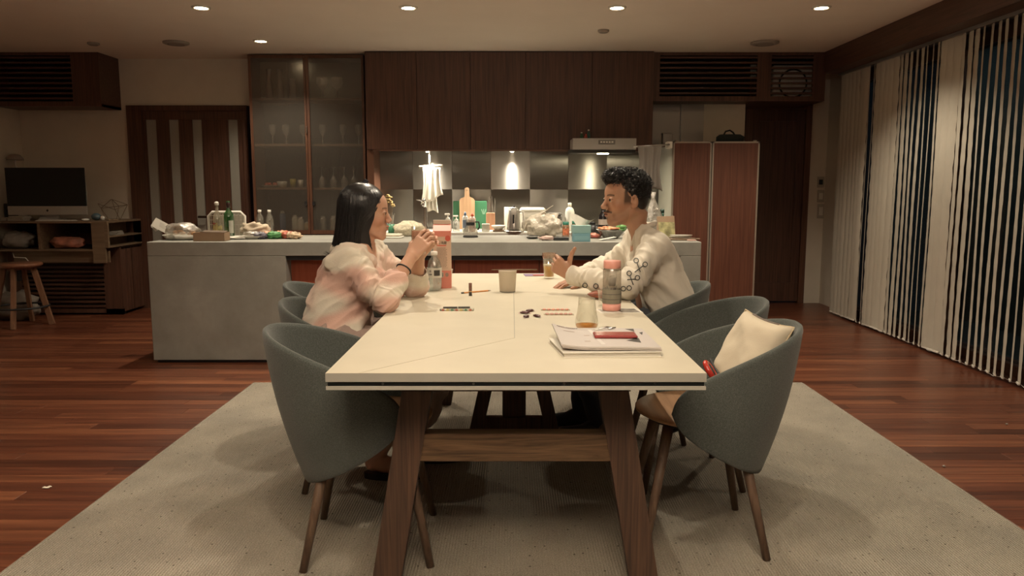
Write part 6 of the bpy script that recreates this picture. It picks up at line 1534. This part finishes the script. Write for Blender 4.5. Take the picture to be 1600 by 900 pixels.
# faucet
p = P(665, 362, 7.25); ZC_ = ZC
t = thing('tap', 'chrome kitchen tap under the hanging cloth', 'tap', (p.x, 7.25, ZC))
hh = P(665, 316, 7.2).z-ZC
MB().lathe([(.028, 0), (.028, .008), (.018, .012), (.017, hh*.8)], n=20).build('body', m_chrome, t, smooth=True)
MB().tube([(0, 0, hh*.75), (0, -.01, hh), (0, -.06, hh+.03), (0, -.13, hh+.01), (0, -.15, hh-.03)], .013, 12).build('spout', m_chrome, t, smooth=True)
MB().tube([(0, 0, hh), (-.05, 0, hh+.02), (-.085, 0, hh+.022)], .007, 8).build('lever', m_chrome, t, smooth=True)
# hanging cloth on a small rack bar
YH = 7.50
ra, rb = P(655, 261, YH), P(692, 259, YH)
t = thing('hanging_rack', 'short white rail hanging from the cupboards above the tap', 'rail', (0, 0, 0)); t.location = ((ra.x+rb.x)/2, YH, ra.z)
MB().tube([ra, rb], .013, 10).build('rail', m_white, t, smooth=True, world=True); hx_ = P(671, 250, YH).x
MB().tube([(hx_, YH, ra.z), (hx_, YH+.01, zub-.10), (hx_, YH, zub-.0)], .006, 8).build('hook', m_white, t, smooth=True, world=True)
def drapecloth(name, label, px0, px1, ytop, yl, yr, Y, m, amp=.018, waves=3.5, flare=.12, cat='cloth', thickness=.004, sd=0):
    A, B = P(px0, ytop, Y), P(px1, ytop, Y); zl = P(px0, yl, Y).z; zr = P(px1, yr, Y).z
    t = thing(name, label, cat, ((A.x+B.x)/2, Y, A.z))
    def fn(u, w_):
        x = A.x+(B.x-A.x)*(.5+(u-.5)*(1-.25*math.sin(w_*PI)*(1-flare)+flare*w_)); zb2 = zl+(zr-zl)*u+.01*math.sin(u*9+sd); z = A.z+(zb2-A.z)*w_
        return Vector((x, Y+amp*math.sin(u*waves*2*PI+sd+w_*1.2)*(.3+.7*w_)-.015, z))
    o = MB().grid(fn, 40, 16).build('cloth', m, t, smooth=True, world=True); md = o.modifiers.new('s', 'SOLIDIFY'); md.thickness = thickness
    return t
m_wcloth = mat('white_cloth', (.72, .68, .60), .9, bump=.1, bscale=200)
drapecloth('hanging_cloth', 'white cloth hanging brightly lit from the rail above the tap', 661, 688, 262, 320, 305, YH, m_wcloth, flare=.30)
drapecloth('hanging_cloth', 'second white cloth hanging lower behind the lit cloth', 662, 684, 264, 328, 331, YH+.05, m_wcloth, flare=.05, sd=2)
# backsplash counter goods; YG is their distance
def cnt(px, Y): return (P(px, 355, Y).x, Y, ZC)
t = thing('cutting_board', 'pale wooden cutting board with a handle leaning at the splashback', 'cutting board', cnt(730, 7.6)); hb = P(730, 293, 7.6).z-ZC; hs_ = P(730, 310, 7.6).z-ZC
pts = [(-.075, 0), (.075, 0), (.075, hs_-.02), (.062, hs_), (.025, hs_+.015), (.02, hb-.01), (.012, hb), (-.012, hb), (-.02, hb-.01), (-.025, hs_+.015), (-.062, hs_), (-.075, hs_-.02)]
MB().prism(pts, 0, .018, 'xz').build('board', wood('board_wood', (.42, .26, .15), (.58, .38, .23), 'z', 40, .6), t)
MB().tube([(.006*math.cos(a), -.001, hb-.025+.006*math.sin(a)) for a in np.linspace(0, 2*PI, 13)], .002, 6).build('hole_rim', m_oak, t)
t = thing('green_board', 'green plastic cutting board behind the wooden one', 'cutting board', cnt(738, 7.66))
MB().box((-.19, 0, 0), (.145, .012, P(738, 314, 7.66).z-ZC), .006).build('board', mat('board_green', (.05, .20, .10), .45), t)
for k in range(3): MB().obox((.10+k*.014, -.001, .17), (.006, .001, .05), (0, .3*(k-1), 0)).build('mark', mat('mark_pale', (.3, .5, .38), .5), t)
t = thing('utensil_block', 'wooden block with steel skewers and tools standing in it', 'utensil holder', cnt(767, 7.5))
MB().box((-.045, -.04, 0), (.04, .04, .165), .004).build('block', wood('block_wood', (.32, .16, .09), (.46, .25, .15), 'z', 40, .5), t)
for k in range(8): x = -.035+k*.011; MB().tube([(x, 0, .16), (x+random.uniform(-.012, .012), 0, .25+random.uniform(0, .10))], .0028, 6).build('tool', m_steel, t)
def pump(px, Y, h, r, m, label, mc=m_white):
    t = thing('pump_bottle', label, 'bottle', cnt(px, Y), group='soap bottles by the tap')
    MB().lathe([(r, 0), (r*1.02, .004), (r, h*.58), (r*.5, h*.70)], n=22).build('bottle', m, t, smooth=True); MB().lathe([(r*.55, h*.68), (r*.55, h*.76), (.005, h*.78), (.005, h*.92)], n=14).build('collar', mc, t, smooth=True)
    MB().box((-r*.9, -.008, h*.90), (r*.5, .008, h), .003).build('pump_head', mc, t); return t
pump(700, 7.25, .165, .034, m_glassw, 'left pump soap bottle before the wooden board'); pump(713, 7.2, .15, .032, m_glassw, 'right pump soap bottle before the wooden board')
def squeeze(px, Y, h, r, c, cc, label):
    t = thing('detergent_bottle', label, 'bottle', cnt(px, Y), group='detergent bottles')
    MB().lathe([(r, 0), (r, h*.72), (r*.45, h*.82)], n=20, sy=.7).build('bottle', mat('det%d' % px, c, .35), t, smooth=True); MB().lathe([(r*.45, h*.82), (r*.4, h*.9), (r*.2, h)], n=14).build('cap', mat('detcap%d' % px, cc, .4), t, smooth=True)
    MB().grid(lambda u, w_: Vector((r*1.02*math.sin(-.9+u*1.8), -r*.74*math.cos(-.9+u*1.8), h*(.2+.4*w_))), 8, 2).build('label', mat('detl%d' % px, tuple(x*.5+.1 for x in cc), .5), t); return t
squeeze(727, 7.1, .185, .028, (.62, .62, .58), (.10, .18, .30), 'white detergent bottle with blue label before the wooden board')
squeeze(738, 7.1, .175, .030, (.62, .45, .38), (.55, .12, .06), 'orange and white detergent bottle beside the blue labelled one')
# carafe on the island
p = isl_p(735, 371); t = thing('coffee_carafe', 'glass coffee carafe with a black collar on a black base', 'carafe', (p.x, p.y+.02, ZI))
MB().lathe([(.0001, 0), (.055, 0), (.058, .008), (.05, .014)], n=30).build('base', m_black, t, smooth=True)
MB().lathe([(.050, .012), (.058, .02), (.050, .06), (.030, .095), (.036, .135)], n=30, cap=False).build('vessel', thin('carafe_glass', (.93, .93, .9), .6, .25, .05, (.5, .48, .42)), t, smooth=True)
MB().lathe([(.0315, .086), (.0325, .10), (.034, .112)], n=24, cap=False).build('collar', m_black, t, smooth=True)
MB().tube([(.035, 0, .115), (.062, -.0, .115), (.068, 0, .08), (.055, 0, .055)], .006, 8).build('handle', m_black, t, smooth=True)
# small cup, bowl, paper roll, kettle, rice cooker
t = thing('plastic_tumbler', 'small translucent square tumbler left of the bowl', 'tumbler', cnt(759, 7.12)); MB().box((-.035, -.03, 0), (.035, .03, .07), .006).build('cup', thin('milky_plastic', (.8, .8, .76), .45, .1, .3, (.6, .57, .5)), t); MB().box((-.037, -.032, .068), (.037, .032, .074), .003).build('rim', m_white, t)
t = lathe_thing('white_bowl', 'white bowl on a small board near the kettle', 'bowl', cnt(779, 7.15), [('bowl', [(.03, .014), (.062, .045), (.068, .058), (.060, .050), (.0001, .020)], m_white), ('board', [(.0001, 0), (.055, 0), (.055, .014), (.0001, .014)], m_oak)])
t = lathe_thing('paper_roll', 'white kitchen paper roll glowing under the cupboard lamp', 'paper roll', cnt(797, 7.5), [('roll', [(.012, 0), (.056, .0), (.058, .004), (.058, .215), (.056, .218), (.02, .218)], m_paper), ('core', [(.02, .0), (.02, .219), (.017, .219)], m_card)])
kx, ky, kz_ = cnt(803, 7.08)
t = thing('kettle', 'steel tapered kettle with a dark water window', 'kettle', (kx, ky, kz_)); hk = P(803, 326, 7.08).z-ZC
MB().lathe([(.0001, 0), (.09, 0), (.095, .01), (.05, .02)], n=30).build('power_base', m_steel, t, smooth=True)
MB().lathe([(.066, .022), (.066, .03), (.046, hk-.012), (.040, hk)], n=36).build('body', mat('kettle_steel', (.62, .6, .56), .22, metal=.85), t, smooth=True)
MB().lathe([(.04, hk), (.02, hk+.012), (.0001, hk+.014)], n=24).build('lid', m_steel, t, smooth=True); MB().ball((0, 0, hk+.02), .01).build('knob', m_black, t, smooth=True)
MB().obox((-.004, -.0605, hk*.5), (.014, .004, hk*.5), (.10, 0, 0)).build('water_window', m_black, t)
MB().tube([(.045, 0, hk-.02), (.085, 0, hk-.03), (.095, 0, hk*.5), (.075, 0, .05)], .009, 10).build('handle', m_white, t, smooth=True)
t = thing('rice_cooker', 'boxy white rice cooker with a rounded lid', 'rice cooker', cnt(832, 7.4))
hr = P(832, 330, 7.4).z-ZC
MB().box((-.12, -.13, 0), (.12, .13, hr), .02).build('body', m_white, t); MB().box((-.123, -.135, hr), (.123, .13, hr+.035), .018).build('lid', mat('lid_white', (.76, .73, .66), .3), t)
MB().box((.0, -.135, .07), (.03, -.129, .085), .002).build('badge', m_ink, t); MB().box((-.10, -.136, .09), (-.04, -.129, .13), .003).build('control_panel', mat('panel_pale', (.45, .43, .38), .4), t)
t = thing('dark_canister_box', 'smoky clear lidded box right of the rice cooker', 'container', cnt(864, 7.35)); MB().box((-.08, -.08, 0), (.08, .08, .15), .01).build('box', thin('smoky', (.35, .35, .33), .35, .25, .1, (.12, .11, .1)), t); MB().box((-.083, -.083, .15), (.083, .083, .17), .006).build('lid', mat('lid_smoke', (.2, .19, .18), .3), t)
# white bottle
t = thing('white_bottle', 'milky white bottle standing behind the tissue boxes', 'bottle', cnt(890, 7.3)); hw_ = P(890, 317, 7.3).z-ZC
MB().lathe([(.042, 0), (.044, .006), (.044, hw_*.66), (.036, hw_*.78), (.014, hw_*.86)], n=24).build('bottle', mat('milky', (.62, .62, .58), .35), t, smooth=True); MB().lathe([(.016, hw_*.85), (.017, hw_), (.0001, hw_+.002)], n=16).build('cap', m_white, t, smooth=True)
# plastic carrier bag on the island
p = isl_p(851, 371); t = thing('carrier_bag', 'crumpled white plastic carrier bag on the island', 'carrier bag', (p.x, p.y+.14, ZI))
m_bag = thin('bag_plastic', (.85, .82, .74), .18, .14, .3, (.66, .60, .50), crinkle=1.0)
lumpm(.112, (1.2, .75, .80), .42, 81, freq=2.2).build('bag', m_bag, t, smooth=True)
MB().tube([(-.06, 0, .12), (-.02, -.01, .17), (.04, 0, .215), (.07, 0, .235)], [.03, .018, .012, .010], 8, flat=.35).build('handle', m_bag, t, smooth=True)
MB().tube([(-.10, 0, .10), (-.13, 0, .10), (-.16, 0, .03)], [.02, .015, .01], 8, flat=.35).build('handle', m_bag, t, smooth=True)
t = thing('eyeglass_case', 'dark flat case beside the carrier bag, left', 'case', tuple(isl_p(833, 374)+Vector((0, .03, 0))), .25); MB().ball((0, 0, .014), .05, 16, 8, (1, .45, .28)).build('case', m_black, t, smooth=True); MB().ball((0, .0, .018), .051, 16, 8, (1, .46, .06)).build('lid_line', m_white, t, smooth=True)
t = thing('wallet', 'black wallet before the carrier bag', 'wallet', tuple(isl_p(877, 376)+Vector((0, .03, 0))), .08); MB().box((-.055, -.03, 0), (.055, .03, .012), .004).build('wallet', m_black, t); MB().box((-.053, -.028, .012), (.055, .03, .024), .004).build('flap', mat('wallet_top', (.03, .03, .03), .45), t)
lump('napkin', 'crumpled pinkish napkin between the dark case and wallet', 'napkin', tuple(isl_p(854, 376)+Vector((0, .03, 0))), .04, mat('napkin_pink', (.52, .38, .33), .85), (1.3, .7, .35), .5, 91)
# jars with green caps
for k, (px, py, lab) in enumerate(((884, 372, 'left red labelled spice jar with a green cap'), (898, 370, 'right red labelled spice jar with a green cap'))):
    t = bottle('spice_jar', lab, px, py, [(.026, 0), (.027, .004), (.027, .085), (.021, .098)], thin('jar_amber', (.75, .5, .35), .35, .2, .1, (.40, .22, .12)), [('cap', [(.0225, .096), (.023, .098), (.023, .118), (.0001, .119)], mat('cap_green', (.02, .16, .11), .4))], 'spice jars', back=.05)
    MB().grid(lambda u, w_: Vector((.0275*math.sin(-1+u*2), -.0275*math.cos(-1+u*2), .02+.05*w_)), 9, 2).build('label', mat('spice_label', (.50, .16, .08), .5, var=.5, scale=50), t)
# tissue boxes
p = isl_p(909, 378)
for k, (c, lab, wx, z0, h_) in enumerate((((.16, .33, .38), 'blue tissue box, lower of the two', .060, 0, .058), ((.24, .40, .38), 'pale turquoise tissue box on top with a tissue standing out', .062, .058, .055))):
    t = thing('tissue_box', lab, 'tissue box', (p.x, p.y+.065+.005*k, ZI+z0), .0+.05*k, 'tissue boxes'); MB().box((-wx, -.055, 0), (wx, .055, h_-.0005), .002).build('box', mat('tissue%d' % k, c, .5), t)
    if k:
        MB().box((-.035, -.012, h_-.0006), (.035, .012, h_+.0004)).build('slot', m_white, t)
        MB().grid(lambda u, w_: Vector(((u-.5)*(.07+.12*w_)+.015*w_, .02*math.sin(u*7)*w_, h_+.055*w_+.022*math.sin(u*5+1)*w_)), 14, 8).build('tissue', m_paper, t, smooth=True)
    else: MB().box((-wx+.01, -.0558, .012), (wx-.01, -.0549, .04)).build('print_field', mat('tissue_print', (.20, .38, .42), .5), t)
# dark bottle with pale label
t = bottle('sauce_bottle', 'dark sauce bottle with a pale upper label left of the man', 942, 362, [(.034, 0), (.036, .004), (.036, .13), (.030, .16), (.016, .185), (.016, .20)], mat('sauce_dark', (.012, .010, .012), .12), [('cap', [(.017, .195), (.018, .215), (.0001, .216)], m_black), ('label', [(.0366, .085), (.0366, .128)], mat('label_pinkish', (.50, .42, .36), .5))], back=.0)
t = bottle('short_dark_bottle', 'low dark kettle-like pot behind the tissue boxes', 926, 364, [(.05, 0), (.062, .02), (.062, .06), (.045, .085), (.02, .09)], mat('pot_dark', (.02, .02, .02), .3), [('cap', [(.022, .09), (.02, .105), (.0001, .107)], m_black)], back=.0, cat='pot')
# salad bowl with foil
p = isl_p(960, 374); t = thing('salad_bowl', 'foil covered bowl of salad just left of the man', 'bowl', (p.x-.01, p.y+.12, ZI))
MB().lathe([(.05, 0), (.06, .01), (.10, .055), (.112, .066), (.10, .06)], n=32, jit=.02).build('bowl', mat('foil_bowl', (.40, .40, .38), .25, metal=.7, bump=.5, bscale=30), t, smooth=True)
f = MB()
for k in range(22): a = random.uniform(0, 6.28); r0 = random.uniform(0, .08); f.ball((r0*math.cos(a), r0*math.sin(a), .068+random.uniform(0, .012)), .018, 7, 5, (1.4, 1.0, .5))
f.build('prawns', mat('food_orange', (.68, .30, .15), .4, var=.4, scale=40), t, smooth=True)
g = MB()
for k in range(9): a = random.uniform(-.6, .9); g.ball((.085*math.cos(a), .085*math.sin(a)-.02, .075+random.uniform(-.01, .02)), .02, 7, 5, (1.3, 1, .6))
g.build('leaves', mat('leaf_green', (.12, .30, .08), .5, var=.4, scale=30), t, smooth=True)
t = thing('small_packet', 'small red and white packet between tissue box and salad', 'packet', tuple(isl_p(930, 373)+Vector((0, .05, 0)))); lumpm(.035, (1.3, .7, .6), .35, 95).build('packet', mat('packet_rw', (.50, .20, .14), .4, var=.7, scale=50), t, smooth=True); MB().box((-.02, -.036, .01), (.02, -.030, .022), .002).build('label', mat('band_red', (.45, .10, .08), .6), t)
t = thing('flat_card', 'white card lying tilted before the salad bowl', 'card', tuple(isl_p(950, 376)+Vector((0, .03, .004))), .3); MB().obox((0, 0, .010), (.12, .05, .002), (0, -.15, 0)).build('card', m_paper, t); MB().obox((.0, .0, .0075), (.10, .04, .003), (0, -.15, 0)).build('backing', mat('card_blue', (.25, .30, .36), .5), t)
# whisk, hanging clear bag, green bottle behind the man
p = P(1018, 340, 5.9); t = thing('clear_bag', 'shiny clear gathered bag standing behind the man', 'bag', (p.x, 5.85, ZI)); h_ = P(1018, 300, 5.85).z-ZI
mb = MB().lathe([(.075, 0), (.082, .03), (.066, h_*.45), (.03, h_*.75), (.012, h_*.86), (.022, h_)], n=40, jit=.09); mb.build('film', m_film, t, smooth=True); MB().tube([(.010*math.cos(a), .010*math.sin(a), h_*.86) for a in np.linspace(0, 6.283, 13)], .003, 6).build('tie', m_steel, t, smooth=True)
t = bottle('green_bottle', 'dark green bottle behind the shirted man', 1034, 360, [(.03, 0), (.032, .1), (.014, .14), (.014, .19)], mat('bottle_green', (.02, .07, .05), .15), [('cap', [(.016, .18), (.016, .205), (.0001, .206)], mat('cap_dkgreen', (.015, .05, .04), .4))], back=.0)
# paper bag and plates at right
p = isl_p(1049, 374); t = thing('paper_bag', 'tan paper and clear bag of greens by the right island end', 'bag', (p.x-.01, p.y+.12, ZI)); h_ = .16
MB().add([(-.07, -.03, 0), (.06, -.03, 0), (.06, .03, 0), (-.07, .03, 0), (-.075, -.006, h_), (.05, -.010, h_+.004), (.05, .004, h_+.004), (-.075, .006, h_)], [(0, 3, 2, 1), (0, 1, 5, 4), (1, 2, 6, 5), (2, 3, 7, 6), (3, 0, 4, 7), (4, 5, 6, 7)]).build('bag', mat('kraft', (.42, .29, .19), .8), t)
MB().add([(-.060, -.0325, .01), (.055, -.0325, .01), (.050, -.018, .12), (-.068, -.015, .12)], [(0, 1, 2, 3)]).build('window_film', mat('film_greens', (.45, .42, .22), .3, var=.5, scale=25), t)
p = isl_p(1066, 376); t = thing('wooden_board', 'round wooden board under the stacked plates at the right', 'board', (p.x, p.y+.07, ZI)); MB().lathe([(.0001, 0), (.11, 0), (.112, .006), (.11, .014), (.0001, .014)], n=36, sy=.6).build('board', m_oak, t, smooth=True); MB().box((.10, -.018, .002), (.14, .018, .012), .004).build('handle', m_oak, t)
for k in range(2):
    t = thing('small_plate', ('lower pale plate on the round wooden board', 'upper pale plate on the round wooden board')[k], 'plate', (p.x+.005*k, p.y+.07, ZI+.014+.011*k), group='plates on the wooden board'); MB().lathe([(.0001, 0), (.05, 0), (.08, .009), (.082, .0105), (.05, .003)], n=32, sy=.62).build('plate', m_white, t, smooth=True); MB().lathe([(.0795, .0095), (.0825, .011), (.0805, .0112)], n=32, sy=.62, cap=False).build('rim', m_paper, t, smooth=True)
t = thing('pink_packet', 'thin pinkish packet at the right island corner', 'packet', tuple(isl_p(1085, 377)+Vector((-.01, .04, 0)))); MB().box((-.03, -.02, 0), (.03, .02, .008), .003).build('packet', mat('packet_pink', (.48, .30, .25), .6), t)
# grey towel hanging at the fridge side
drapecloth('grey_towel', 'long grey towel hanging at the left of the tall fridge', 996, 1034, 228, 292, 298, 6.9, mat('towel_grey', (.22, .195, .17), .9, bump=.2, bscale=150), amp=.02, waves=2.5, flare=.1, cat='towel', sd=1)
A, B = P(990, 229, 6.9), P(1046, 226, 6.9); t = thing('towel_rail', 'thin rail holding the grey towel beside the fridge', 'rail', tuple(A)); MB().tube([A, B, Vector((B.x+.03, 7.05, B.z))], .007, 8).build('rail', m_steel, t, smooth=True, world=True)
MB().box((B.x-.01, 6.93, B.z-.03), (B.x+.035, 7.04, B.z+.03), .004).build('bracket', m_white, t, world=True)
MB().tube([P(1019, 300, 6.9), P(1022, 330, 6.9), P(1034, 352, 6.88)], .006, 8).build('strap', m_black, t, smooth=True, world=True)
